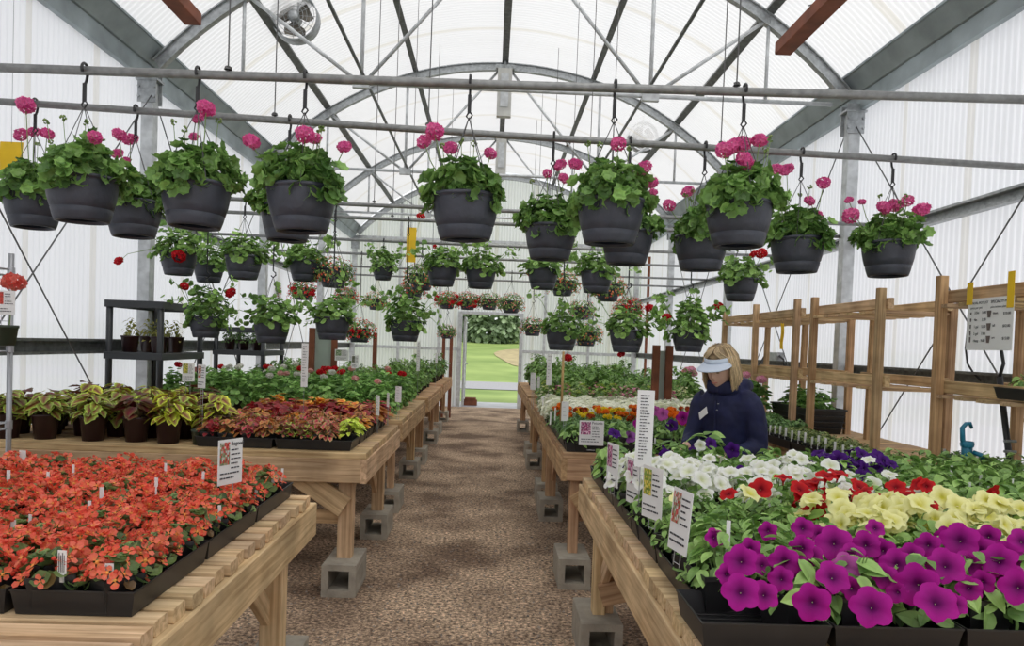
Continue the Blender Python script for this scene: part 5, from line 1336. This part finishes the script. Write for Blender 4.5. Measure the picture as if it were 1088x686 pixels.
REDP = ((.5, .03, .03), (.62, .12, .1), (.2, .25, .12), (.6, .6, .55), (.35, .3, .2))
PNKP = ((.45, .08, .22), (.6, .3, .42), (.18, .04, .12), (.72, .5, .6)); YELP = ((.6, .5, .05), (.7, .6, .2), (.2, .3, .05))
sign('white begonia sign with a red photo, standing in the begonias near the aisle', at_sign(244, 514, 2.60), .11, .155, math.radians(64), .92, 'Begonia', REDP, title_size=.019)
sign('white petunia sign with a pink photo at the near end of the marigold bench', at_sign(628, 473, 4.68), .155, .155, .0, .93, 'Petunia', PNKP, title_size=.023)
sign('tall white strip sign printed down its length, standing among the petunias', at_sign(683, 496, 2.62), .060, .27, math.radians(-18), .92, None, photo=False, lean=-.06, rows=22)
AP = [(651, 520, 3.35, .06, .16, 'white sign with a dark photo farthest along the petunia bench edge', PNKP), (673, 535, 2.75, .06, .16, 'white sign behind the red-photo sign on the petunia bench edge', PNKP), (690, 552, 2.35, .062, .125, 'white sign with a red photo on the petunia bench edge', REDP), (719, 588, 1.93, .055, .15, 'nearest white sign on the petunia bench edge, leaning', REDP)]
sign(AP[0][5], at_sign(650, 516, 2.90), .11, .165, math.radians(-76), .93, None, AP[0][6])
sign(AP[1][5], at_sign(672, 535, 2.72), .11, .165, math.radians(-75), .93, None, PNKP)
sign(AP[2][5], at_sign(692, 551, 2.36), .11, .165, math.radians(-68), .93, None, YELP)
sign(AP[3][5], at_sign(719, 586, 1.97), .11, .165, math.radians(-78), .93, None, REDP, lean=-.08)
sign('tall narrow white sign rising from the small coleus', at_sign(323, 411, 5.2), .045, .30, 0.1, .92, None, photo=False, rows=14, stakes=1)
sign('white sign with a dark photo in a small green pot beside the lime coleus', at_sign(214, 412, 4.55), .075, .14, math.radians(-35), .90, None, REDP)
sign('greyish sign behind the coleus pots, left of the green-potted sign', at_sign(200, 405, 5.3), .08, .13, math.radians(20), .88, None, YELP)
tag(put('sign_pot', P_GRN, None, at_sign(212, 466, 4.55)[:2]+(ZT,)), 'small dark green pot holding a sign, between the coleus pots and the trays', 'pot')
sign('white sign leaning at the aisle corner of the coleus trays', at_sign(401, 441, 4.9), .05, .13, math.radians(-55), .90, None, photo=False, rows=6)
sign('small white sign behind the leaning one at the coleus tray corner', at_sign(412, 432, 5.4), .04, .10, math.radians(-60), .90, None, photo=False, rows=5)
sign('white sign at the far aisle corner of the coleus bench', at_sign(423, 427, 5.75), .065, .12, math.radians(-40), .90, None, photo=False, rows=5)
sign('white card with a green photo among the left geraniums', at_sign(363, 383, 7.4), .135, .11, 0, .88, None, ((.1, .25, .08), (.2, .3, .15), (.5, .5, .4)))
sign('white card with a dark photo right of the green-photo card', at_sign(377, 391, 7.0), .065, .12, .3, .88, None, ((.1, .12, .08), (.2, .2, .15)))
sign('narrow white sign at the far end of the left geraniums', at_sign(444, 394, 8.2), .035, .32, 0, .88, None, photo=False, rows=10, stakes=1)
sign('narrow white sign near the doorway on the left benches', at_sign(463.5, 386, 10.5), .035, .15, 0, .88, None, photo=False, rows=5, stakes=1)
sign('white sign among the yellow marigolds on a bamboo pole', at_sign(600, 447, 5.0), .05, .13, .1, .93, None, photo=False, rows=4)
sign('tall white sign above the aisle edge of the alyssum', at_sign(583, 409, 7.1), .05, .29, -.1, .88, None, photo=False, rows=8, stakes=1)
sign('white sign at the alyssum corner nearest the aisle', at_sign(566, 414, 7.4), .065, .17, -.7, .88, None, photo=False, rows=3)
sign('second white sign at the alyssum corner', at_sign(572, 412, 7.8), .035, .12, -.7, .88, None, photo=False, rows=3)
sign('white sign with a red photo in the small pot on the wire rack', RACKSIGN, .10, .115, 0, 1.49, None, ((.6, .05, .04), (.7, .12, .08), (.4, .05, .04)))
# loose white tags in the begonias
rng = RG(71)
TG = [(66, 597, 1.755, .022, .055), (116, 607, 1.755, .020, .038), (9, 507, 2.6, .012, .05), (51, 508, 2.6, .010, .045), (24, 483, 3.05, .03, .035), (78, 500, 2.75, .010, .045), (108, 524, 2.4, .014, .04), (166, 512, 2.5, .012, .03), (14, 560, 2.05, .014, .04), (32, 552, 2.1, .010, .03), (233, 545, 2.35, .010, .05), (272, 527, 2.75, .010, .05), (290, 508, 2.95, .012, .045), (300, 504, 3.02, .009, .05), (95, 538, 2.25, .01, .035), (176, 496, 2.8, .01, .03), (216, 505, 2.7, .01, .03)]
for i, (px, py, Y, w_, h_) in enumerate(TG):
    q = at(px, py, Y=Y); base = (q.x, q.y, q.z-h_/2)
    t = thing('plant_tag', 'white plastic tag in the begonias, %s counting from the left edge' % ORD[sorted(range(len(TG)), key=lambda q: TG[q][0]).index(i)] if i > 1 else ('large printed white tag at the front of the begonias' if i == 0 else 'smaller printed white tag at the front of the begonias'), 'tag', base, rng.uniform(-.3, .3), 'tags in the begonias')
    mb = MB(); mb.box(-w_/2, w_/2, -.0008, .0008, 0, h_); mb.beam((0, 0, 0), (0, 0, -(base[2]-.92) if i > 1 else -.02), w_*.5, .001, (1, 0, 0)); mb.build('blade', 'white_card', t)
    if i < 2:
        mb = MB()
        for k in range(4): mb.box(-w_*.33+k*w_*.19, -w_*.27+k*w_*.19, -.002, -.001, h_*.08, h_*(.9-.1*(k % 2)))
        mb.build('print_lines', 'ink', t)
# tags in the petunias and the wall-side greens
TG2 = [(741, 486, 3.4), (696, 469, 4.75), (709, 462, 4.8), (1030, 518, 3.0), (1042, 509, 3.1), (1050, 522, 2.95), (1066, 525, 2.9), (1076, 514, 3.05), (1011, 500, 3.3), (774, 562, 1.9), (585, 440, 5.3), (590, 436, 5.5), (577, 424, 6.3)]
for i, (px, py, Y) in enumerate(TG2):
    q = at(px, py, Y=Y); h_ = .045; t = thing('plant_tag', 'small white tag among the right-hand plants, %s counting from the aisle' % ORD[sorted(range(len(TG2)), key=lambda q: TG2[q][0]).index(i)], 'tag', (q.x, Y, q.z-h_/2), rng.uniform(-.4, .4), 'tags on the right-hand benches')
    mb = MB(); mb.beam((0, 0, -min(.05, q.z-h_/2-.90)), (0, 0, h_), .011, .001, (1, 0, 0)); mb.build('blade', 'white_card', t)
# bamboo pole holding a sign, right of the aisle
q = at(596.5, 434, Y=5.35); mb = MB(); mb.tube([(q.x, 5.35, .9), (q.x, 5.35, 1.47)], .009, 8); tag(mb.build('bamboo_pole', 'bamboo', smooth=True), 'upright bamboo pole among the marigolds right of the aisle', 'pole')
# price sheet taped to the shelving
q0 = at(1028, 320, Y=3.98); X_ = 2.565
cx = 2.555; t = thing('price_sheet', 'white pot price sheet hung by yellow tape from the right-hand shelving', 'sign', (cx, 3.90, 1.50)); t.rotation_euler = (0, 0, math.radians(-52))
pA = at(1029, 318, X=2.56); pB = at(1078, 316, X=2.56)
W_, H_ = .30, .315
t.location = ((pA.x+pB.x)/2, (pA.y+pB.y)/2, at(1052, 372, X=2.56).z); W_ = (pB-pA).length; t.rotation_euler = (0, 0, math.radians(-90)); H_ = pA.z-t.location.z+.0
mb = MB(); mb.box(-W_/2, W_/2, -.001, .001, 0, H_); mb.build('sheet', 'white_card', t)
hw = W_/2
text(t, 'ANNUAL POT LIST', -hw*.93, H_*.89, W_*.052); text(t, 'SPECIALTY POTS', hw*.05, H_*.89, W_*.058)
text(t, 'price per pot', -hw*.85, H_*.80, W_*.05); text(t, 'price includes plant', hw*.05, H_*.80, W_*.042)
for k, (a, b) in enumerate((('3.5in', '3.00'), ('4in', '3.50'), ('1 gal', '5.00'), ('2 gal', '7.00'), ('Hang', '9.00'))):
    z = H_*(.70-.135*k); text(t, a, -hw*.66, z, W_*.055); text(t, b, -hw*.32, z, W_*.055)
for k, b in enumerate(('$10.00', '$12.00', '$15.00')):
    z = H_*(.66-.23*k); text(t, b, hw*.60, z, W_*.055); text(t, ('short', 'tall', 'urn')[k], hw*.16, z+.005, W_*.048)
mb = MB()
for k in range(3):
    z = H_*(.62-.24*k); s_ = W_*.05
    mb.add([(-.02*0-s_*.6, -.003, z), (s_*.6, -.003, z), (s_, -.003, z+s_*2), (-s_, -.003, z+s_*2)], [[0, 1, 2, 3]], (.15, .12, .11))
for k in range(5):
    z = H_*(.69-.135*k); s_ = W_*.018; x = -hw*.82
    mb.add([(x-s_*.7, -.003, z), (x+s_*.7, -.003, z), (x+s_, -.003, z+s_*(2+k*.6)), (x-s_, -.003, z+s_*(2+k*.6))], [[0, 1, 2, 3]], (.12, .10, .10))
mb.build('pot_pictures', 'solid', t)
mb = MB(); mb.box(-hw-.01, -hw+.04, -.004, -.002, H_-.03, H_+.09); mb.box(hw-.05, hw+.0, -.004, -.002, H_-.06, H_+.12); mb.build('tape', 'yellow', t)
# blue yard valve, black pipe, black cable at the right
q = at(1037, 498, Y=3.72)
t = thing('hand_pump', 'blue painted hand pump with a hooked handle by the right wall', 'pump', (q.x, 3.80, ZT))
mb = MB(); z = lambda py: at(1037, py, Y=3.8).z-ZT
mb.tube([(0, 0, -.0), (0, 0, z(492)), (0, 0, z(488))], [.045, .04, .022], 12); mb.tube([(0, 0, z(492)), (0, 0, z(470))], .026, 12); mb.lathe([(.03, z(475)), (.034, z(472)), (.03, z(469))], 12); mb.build('body', 'blue_paint', t, True)
mb = MB(); mb.tube([(0, 0, z(474)), (-.025, 0, z(468)), (-.03, 0, z(455)), (-.012, 0, z(450.5)), (.008, 0, z(450)), (.02, 0, z(455))], [.013, .013, .012, .011, .011, .008], 8); mb.build('handle', 'blue_paint', t, True)
mb = MB(); mb.tube([(.02, -.02, z(480)), (.045, -.05, z(482)), (.05, -.055, z(486))], .012, 8); mb.build('spout', 'blue_paint', t, True)
t = thing('water_pipe', 'black water pipe rising by the right wall beside the blue pump', 'pipe', (0, 0, 0))
a = at(1074, 500, Y=3.9); b = at(1062, 400, Y=3.98); c = at(1064, 372, Y=4.0)
mb = MB(); mb.tube([(a.x, a.y, .0), tuple(a), tuple(b)], .016, 8); mb.build('pipe', 'hose_black', t, True)
mb = MB(); mb.tube([tuple(b), ((b.x+c.x)/2+.01, b.y, (b.z+c.z)/2), tuple(c), (c.x+.0, c.y, c.z+.2)], .009, 6); mb.build('hose', 'hose_black', t, True)
mb = MB()
for py in (468, 479): q = at(1071, py, Y=3.88); mb.tube([(q.x-.035, q.y-.02, q.z), (q.x+.03, q.y-.02, q.z)], .008, 6)
mb.build('clamp', 'galv', t)
pts = [at(px, py, X=XR-.035) for px, py in ((1028, 352), (1026, 370), (1028, 386), (1034, 396), (1042, 404))]
mb = MB(); mb.tube([tuple(pts[0]+Vector((.0, 0, .12)))]+[tuple(p) for p in pts], .007, 6); tag(mb.build('cable', 'hose_black', smooth=True), 'black cable curving down behind the price sheet', 'cable')
# grey junction box and conduit on the right wall behind the shelving
q = at(829, 385, X=3.4); t = thing('junction_box', 'grey electrical box with a looping cable on the right wall girt', 'box', (XR-.09, q.y, 1.43))
mb = MB(); mb.box(-.06, .03, -.15, .15, 0, .10); mb.build('housing', 'galv', t); mb = MB(); mb.tube([(-.03, -.14, .06), (-.04, .0-.30, .02), (-.04, -.36, -.1)], .012, 6); mb.tube([(-.03, .14, .06), (-.04, .3, .05), (-.04, .45, -.05)], .012, 6); mb.build('cable', 'hose_black', t, True)
# ================================================================ THE WOMAN
def loft(mb, pts, seg=20, sub=5, col=(1, 1, 1)):
    """closed smooth limb through pts = [((x,y,z),(rx,ry)), ...]; rx across (world X), ry the other way; Catmull-Rom between"""
    P = np.array([p for p, r in pts], float); R = np.array([r for p, r in pts], float); n = len(P)
    def cr(A, i, t):
        a, b, c, d = A[max(i-1, 0)], A[i], A[min(i+1, n-1)], A[min(i+2, n-1)]
        return .5*((2*b)+(c-a)*t+(2*a-5*b+4*c-d)*t*t+(3*b-a-3*c+d)*t**3)
    Q = []; S = []
    for i in range(n-1):
        for k in range(sub): Q.append(cr(P, i, k/sub)); S.append(np.maximum(cr(R, i, k/sub), .004))
    Q.append(P[-1]); S.append(R[-1]); Q = np.array(Q); S = np.array(S); k = len(Q)
    v = []
    for i in range(k):
        d = Q[min(i+1, k-1)]-Q[max(i-1, 0)]; d = d/np.linalg.norm(d)
        u = np.array([1., 0, 0])-d[0]*d
        if np.linalg.norm(u) < .3: u = np.array([0, 0, 1.])-d[2]*d
        u /= np.linalg.norm(u); w_ = np.cross(d, u)
        for j in range(seg):
            a = 2*math.pi*j/seg; v.append(Q[i]+u*math.cos(a)*S[i][0]+w_*math.sin(a)*S[i][1])
    f = [[i*seg+j, i*seg+(j+1) % seg, (i+1)*seg+(j+1) % seg, (i+1)*seg+j] for i in range(k-1) for j in range(seg)]
    v.append(Q[0]); v.append(Q[-1]); a, b = k*seg, k*seg+1
    f += [[a, (j+1) % seg, j] for j in range(seg)]+[[b, (k-1)*seg+j, (k-1)*seg+(j+1) % seg] for j in range(seg)]
    mb.add(v, f, col)
def limbs(mb, chains, J):
    for ch in chains: loft(mb, [J[n] for n in ch])
def remesh(o, voxel, smooth=2):
    m = o.modifiers.new('r', 'REMESH'); m.mode = 'VOXEL'; m.voxel_size = voxel; m.use_smooth_shade = True
    if smooth: s = o.modifiers.new('sm', 'SMOOTH'); s.iterations = smooth; s.factor = .5
def ellipsoid(mb, c, r, n=16, m=12, fn=None, col=(1, 1, 1), rot=None):
    v = []
    for i in range(m+1):
        ph = math.pi*i/m
        for j in range(n):
            th = 2*math.pi*j/n; p = np.array([math.sin(ph)*math.cos(th), math.sin(ph)*math.sin(th), math.cos(ph)])
            q = p*np.array(r)
            if fn is not None: q = fn(p, q)
            if rot is not None: q = rot @ q
            v.append(q+np.array(c))
    f = [[i*n+j, (i+1)*n+j, (i+1)*n+(j+1) % n, i*n+(j+1) % n] for i in range(m) for j in range(n)]
    mb.add(v, f, col)
# body frame: she faces local -Y; root at the floor between her feet
wx, wy = at(772, 440, Y=4.28).x, 4.28
W = thing('person', 'woman with blonde bob, white visor and navy jacket, looking down at plants', 'person', (wx-.01, wy, 0), math.radians(-46)); W.scale = (.88, .88, .99)
HC = np.array([0, -.085, 1.425])                              # head centre
tilt = math.radians(15); RX = np.array([[1, 0, 0], [0, math.cos(tilt), -math.sin(tilt)], [0, math.sin(tilt), math.cos(tilt)]])
def head_fn(p, q):
    x, y, z = p; q = q.copy()
    if z < 0: q[0] *= 1-.28*(-z)**1.3; q[1] *= 1-.10*(-z)                # jaw narrows
    if y > 0: q[1] *= 1.08
    f = max(0, -y)
    q[1] -= .012*f*math.exp(-((z+.72)**2)/.03)*math.exp(-(x*x)/.10)      # chin
    q[1] -= .021*f*math.exp(-((z+.22)**2)/.010)*math.exp(-(x*x)/.012)    # nose
    q[1] -= .011*f*math.exp(-((z+.02)**2)/.04)*math.exp(-(x*x)/.010)
    q[1] -= .007*f*math.exp(-((z+.50)**2)/.006)*math.exp(-(x*x)/.05)     # lips
    for s in (-1, 1):
        q[1] += .010*f*math.exp(-((z-.02)**2)/.02)*math.exp(-((x-s*.36)**2)/.03)   # eye sockets
        q[1] -= .006*f*math.exp(-((z-.24)**2)/.01)*math.exp(-((x-s*.36)**2)/.06)   # brow
        q[0] += s*.006*math.exp(-((z+.25)**2)/.04)*math.exp(-((x-s*.62)**2)/.05)*f # cheek
    return q
mb = MB(); ellipsoid(mb, HC, (.075, .095, .118), 48, 40, head_fn, rot=RX)
for s in (-1, 1):                                             # ears
    ellipsoid(mb, HC+RX @ np.array([s*.076, .008, -.01]), (.012, .02, .032), 12, 10)
J = {'pelvis': ((0, .06, .90), (.15, .105)), 'waist': ((0, .04, 1.02), (.125, .095)), 'chest': ((0, .02, 1.18), (.15, .11)), 'neck0': ((0, .0, 1.29), (.052, .055)), 'neck1': ((0, -.03, 1.36), (.05, .052)), 'skull': ((0, -.06, 1.41), (.05, .055))}
for s, n in ((-1, 'l'), (1, 'r')):
    J['sh'+n] = ((s*.150, .02, 1.215), (.042, .042))
    J['hip'+n] = ((s*.085, .07, .83), (.085, .09)); J['kn'+n] = ((s*.09, .05, .46), (.055, .06)); J['an'+n] = ((s*.09, .07, .09), (.035, .04)); J['toe'+n] = ((s*.10, -.08, .035), (.035, .025))
# right arm (image right, her left = local +x): elbow down, forearm forward; other arm reaches forward as well
J['elr'] = ((.225, .03, 1.00), (.042, .042)); J['wrr'] = ((.15, -.20, .965), (.027, .024))
J['ell'] = ((-.20, -.06, 1.00), (.042, .042)); J['wrl'] = ((-.12, -.27, .975), (.027, .024))
ch = [['pelvis', 'waist', 'chest', 'neck0', 'neck1', 'skull'], ['chest', 'shl', 'ell', 'wrl'], ['chest', 'shr', 'elr', 'wrr'], ['pelvis', 'hipl', 'knl', 'anl', 'toel'], ['pelvis', 'hipr', 'knr', 'anr', 'toer']]
limbs(mb, ch, J)
# hands: palm and five separate fingers, reaching down into the leaves
def hand(mb, wrist, d, s):
    d = unit(np.array(d, float)); up = np.array([0, 0, 1.]); side = unit(np.cross(d, up)); up = np.cross(side, d)
    w_ = np.array(wrist); R_ = np.stack([side, d, up], 1)
    def palm(p, q): return q
    ellipsoid(mb, w_+d*.045, (.038, .05, .015), 14, 10, rot=R_)
    for k, (o, L) in enumerate(((-.027, .064), (-.009, .074), (.009, .070), (.026, .055))):
        b = w_+d*.085+side*o*s; p1 = b+d*L*.45-up*.006; p2 = p1+d*L*.30-up*L*.26; p3 = p2+d*L*.12-up*L*.28
        mb.tube([b-d*.02, b, p1, p2, p3], [.0085, .0088, .0082, .0072, .005], 8)
    b = w_+d*.03-side*s*.032; p1 = b+d*.022-side*s*.022-up*.008; p2 = p1+d*.026-side*s*.004-up*.008
    mb.tube([b+side*s*.012, b, p1, p2], [.011, .0105, .0095, .006], 8)
hand(mb, J['wrr'][0], (-.35, -1, -.35), 1); hand(mb, J['wrl'][0], (.1, -1, -.35), -1)
mb.c = [np.tile((.60, .34, .245), (len(q), 1)) for q in mb.c]
o = mb.build('body', 'skin_tone', W) if 'skin_tone' in MATS else None
if o is None:
    paint('skin_tone', (.72, .45, .35), .55, 0, .05, 10); o = mb.build('body', 'skin_tone', W)
remesh(o, .006, 2)
# face details
for s in (-1, 1):
    e = HC+RX @ np.array([s*.027, -.083, .0]); mb = MB(); ellipsoid(mb, e, (.012, .006, .0055), 12, 8, col=(.30, .18, .14)); mb.build('eyelid', 'solid', W, True)
    e = HC+RX @ np.array([s*.028, -.090, .022]); mb = MB(); mb.tube([e+RX @ np.array([-.014, .002, -.002]), e, e+RX @ np.array([.014, .002, -.002])], [.0015, .0028, .0015], 6, col=(.28, .19, .12)); mb.build('eyebrow', 'solid', W)
mb = MB(); e = HC+RX @ np.array([0, -.0945, -.060]); mb.tube([e+RX @ np.array([-.022, .012, .0]), e+RX @ np.array([-.010, .001, .002]), e, e+RX @ np.array([.010, .001, .002]), e+RX @ np.array([.022, .012, 0])], [.0015, .0038, .0036, .0038, .0015], 8, col=(.48, .17, .14)); mb.build('lips', 'solid', W, True)
# jacket
K = {'hem': ((0, .07, .80), (.185, .145)), 'pelvis': ((0, .06, .90), (.175, .135)), 'waist': ((0, .045, 1.03), (.155, .125)), 'chest': ((0, .025, 1.17), (.180, .130)), 'sho': ((0, .02, 1.245), (.165, .10)), 'top': ((0, .01, 1.29), (.10, .085)), 'collar': ((0, -.01, 1.325), (.085, .085))}
for s, n in ((-1, 'l'), (1, 'r')): K['sh'+n] = ((s*.165, .02, 1.225), (.078, .078))
K['elr'] = ((.215, .035, .995), (.062, .062)); K['wrr'] = ((.165, -.17, .965), (.040, .040)); K['ell'] = ((-.205, -.05, 1.0), (.062, .062)); K['wrl'] = ((-.135, -.235, .975), (.040, .040))
K['mr'] = ((.205, .03, 1.11), (.068, .068)); K['ml'] = ((-.19, -.02, 1.11), (.068, .068)); K['fr'] = ((.20, -.07, .975), (.052, .05)); K['fl'] = ((-.17, -.14, .985), (.052, .05))
mb = MB(); limbs(mb, [['hem', 'pelvis', 'waist', 'chest', 'sho', 'top', 'collar'], ['chest', 'shl', 'ml', 'ell', 'fl', 'wrl'], ['chest', 'shr', 'mr', 'elr', 'fr', 'wrr'], ['shl', 'chest', 'shr']], K)
# thick standing collar in front and the hood lying behind the neck
for a in np.linspace(-2.6, 2.6, 22):
    r = .098; x = math.sin(a)*r; y = -math.cos(a)*r*.95-.01
    ellipsoid(mb, (x, y, 1.315+.018*abs(math.sin(a/2))), (.026, .022, .040), 8, 6)
ellipsoid(mb, (0, .115, 1.325), (.125, .085, .060), 20, 14); ellipsoid(mb, (0, .07, 1.35), (.105, .065, .045), 18, 12)
ellipsoid(mb, (.085, .055, 1.33), (.06, .075, .045), 14, 10); ellipsoid(mb, (-.085, .055, 1.33), (.06, .075, .045), 14, 10)
paint('navy_cloth', (.006, .009, .052), .75, 0, .3, 12, .35, 18)
o = mb.build('jacket', 'navy_cloth', W); remesh(o, .008, 6)
tx = bpy.data.textures.new('folds', 'CLOUDS'); tx.noise_scale = .12
dm = o.modifiers.new('d', 'DISPLACE'); dm.texture = tx; dm.strength = .022; dm.mid_level = .5
# jacket front placket and seam
mb = MB(); mb.tube([(0.0, -.125, 1.24), (0, -.135, 1.17), (.0, -.115, 1.03), (0, -.10, .92)], .006, 6); mb.build('zip_placket', 'navy_cloth', o)
mb = MB()
for z, y in ((1.225, -.128), (1.19, -.14)): mb.lathe([(.006, 0), (.006, .003), (0, .004)], 10, c=(.02, y, z))
mb.build('snap_button', 'chrome', o)
# name badge on her right chest (image left)
b = thing('name_badge', None, None, (0, 0, 0)); b.parent = W; b.location = (-.078, -.140, 1.165); b.rotation_euler = (math.radians(-8), math.radians(-30), math.radians(-22))
mb = MB(); mb.box(-.042, .042, -.002, .002, -.022, .022); mb.build('badge_card', 'white_card', b)
# trousers and shoes
T = {'pw': ((0, .06, .95), (.15, .11)), 'p': ((0, .065, .86), (.155, .125)), 'hl': ((-.085, .07, .78), (.095, .10)), 'hr': ((.085, .07, .78), (.095, .10)), 'kl': ((-.09, .05, .46), (.066, .072)), 'kr': ((.09, .05, .46), (.066, .072)), 'al': ((-.09, .07, .10), (.055, .06)), 'ar': ((.09, .07, .10), (.055, .06))}
mb = MB(); limbs(mb, [['pw', 'p'], ['p', 'hl', 'kl', 'al'], ['p', 'hr', 'kr', 'ar']], T)
paint('denim', (.03, .045, .09), .85, 0, .2, 30); o2 = mb.build('trousers', 'denim', W, True); remesh(o2, .012, 3)
for s in (-1, 1):
    mb = MB(); ellipsoid(mb, (s*.10, -.01, .045), (.048, .135, .046), 18, 12, lambda p, q: np.array([q[0], q[1], max(q[2], -.043)])); mb.build('shoe', 'rack_plastic', W, True)
def crv(pts, sub_=3):
    A = np.array(pts, float); n = len(A); out = []
    for i in range(n-1):
        a, b, c, d = A[max(i-1, 0)], A[i], A[i+1], A[min(i+2, n-1)]
        for k in range(sub_):
            t = k/sub_; out.append(.5*((2*b)+(c-a)*t+(2*a-5*b+4*c-d)*t*t+(3*b-a-3*c+d)*t**3))
    out.append(A[-1]); return out
# hair: many tapered locks over a cap, bob length
paint('hair_blonde', (.30, .21, .11), .45, 0, .25, 30)
mb = MB()
def cap(p, q):
    q = q.copy(); x, y, z = p
    if y < -.15 and z < .5: q *= .78
    if z < -.35: q *= .9
    return q
ellipsoid(mb, HC+RX @ np.array([0, .012, .018]), (.092, .106, .122), 40, 30, cap, rot=RX)
hair = mb.build('hair', 'hair_blonde', W, True)
rng = RG(88); mb = MB()
for i in range(1500):
    a = rng.uniform(-2.05, 2.05)                              # angle from the back; the face is left open
    cx_, cy_ = math.sin(a), math.cos(a)
    top = HC+RX @ np.array([cx_*.03+rng.normal(0, .008), .005+cy_*.03, .132+rng.normal(0, .004)])
    pts = [top]
    Rr = rng.uniform(.094, .112); L = rng.uniform(.085, .120)+.02*(cy_ > 0)
    for q, (k, zz) in enumerate(((.62, .118), (.93, .065), (1.05, .0), (1.08, -.06), (1.0, -L))):
        loc = RX @ np.array([cx_*Rr*k*.98, .012+cy_*Rr*k*1.08, zz if zz > -.05 else zz])
        p = HC+loc; 
        if q >= 3: p[1] += .004
        pts.append(p+rng.normal(0, .0025, 3))
    cc = np.array([.60, .45, .27])*rng.uniform(.45, 1.3)
    pts = crv(pts, 2); mb.tube(pts, list(np.interp(np.linspace(0, 1, len(pts)), [0, .2, .6, .85, 1], [.0016, .0027, .0030, .0025, .0008])), 4, col=cc, caps=False)
# fringe falling to the sides of the brow
for i in range(170):
    s = rng.choice([-1, 1]); a = rng.uniform(.1, 1)
    p0 = HC+RX @ np.array([s*.01, -.02, .135]); p1 = HC+RX @ np.array([s*.05*a, -.075, .115]); p2 = HC+RX @ np.array([s*(.05+.04*a), -.07+.03*a, .07]); p3 = HC+RX @ np.array([s*.095, -.022+.02*a, .0]); p4 = HC+RX @ np.array([s*.097, -.008+.03*a, -.075])
    pts = crv([p0, p1, p2, p3, p4], 3); mb.tube(pts, list(np.interp(np.linspace(0, 1, len(pts)), [0, .2, .6, .85, 1], [.0016, .0027, .0030, .0025, .0008])), 4, col=np.array([.62, .47, .29])*rng.uniform(.6, 1.3), caps=False)
mb.build('locks', 'cloth', hair, True)
# visor: band around the head and a curved peak
paint('visor_white', (.62, .70, .82), .6, 0, .03)
vs = thing('visor', None, None, (0, 0, 0)); vs.parent = W
mb = MB(); v = []; nb = 40
for zz in (.042, .078):
    for j in range(nb):
        a = 2*math.pi*j/nb; v.append(HC+RX @ np.array([math.sin(a)*.097, .008-math.cos(a)*.110, zz]))
mb.add(v, [[j, (j+1) % nb, nb+(j+1) % nb, nb+j] for j in range(nb)]); o = mb.build('band', 'visor_white', vs, True); o.modifiers.new('s', 'SOLIDIFY').thickness = .004
mb = MB(); v = []; na, nr = 21, 6
for i in range(nr+1):
    t_ = i/nr
    for j in range(na):
        a = -1.35+2.7*j/(na-1); ext = .088*math.cos(a*.95)**.8*t_ if abs(a*.95) < math.pi/2 else 0
        v.append(HC+RX @ np.array([math.sin(a)*(.098+ext*.35), .008-math.cos(a)*.110-ext*1.0, .050-.022*t_*math.cos(a*.8)-.014*(math.sin(a)**2)*t_]))
mb.add(v, [[i*na+j, i*na+j+1, (i+1)*na+j+1, (i+1)*na+j] for i in range(nr) for j in range(na-1)]); o = mb.build('peak', 'visor_white', vs, True); o.modifiers.new('s', 'SOLIDIFY').thickness = .003
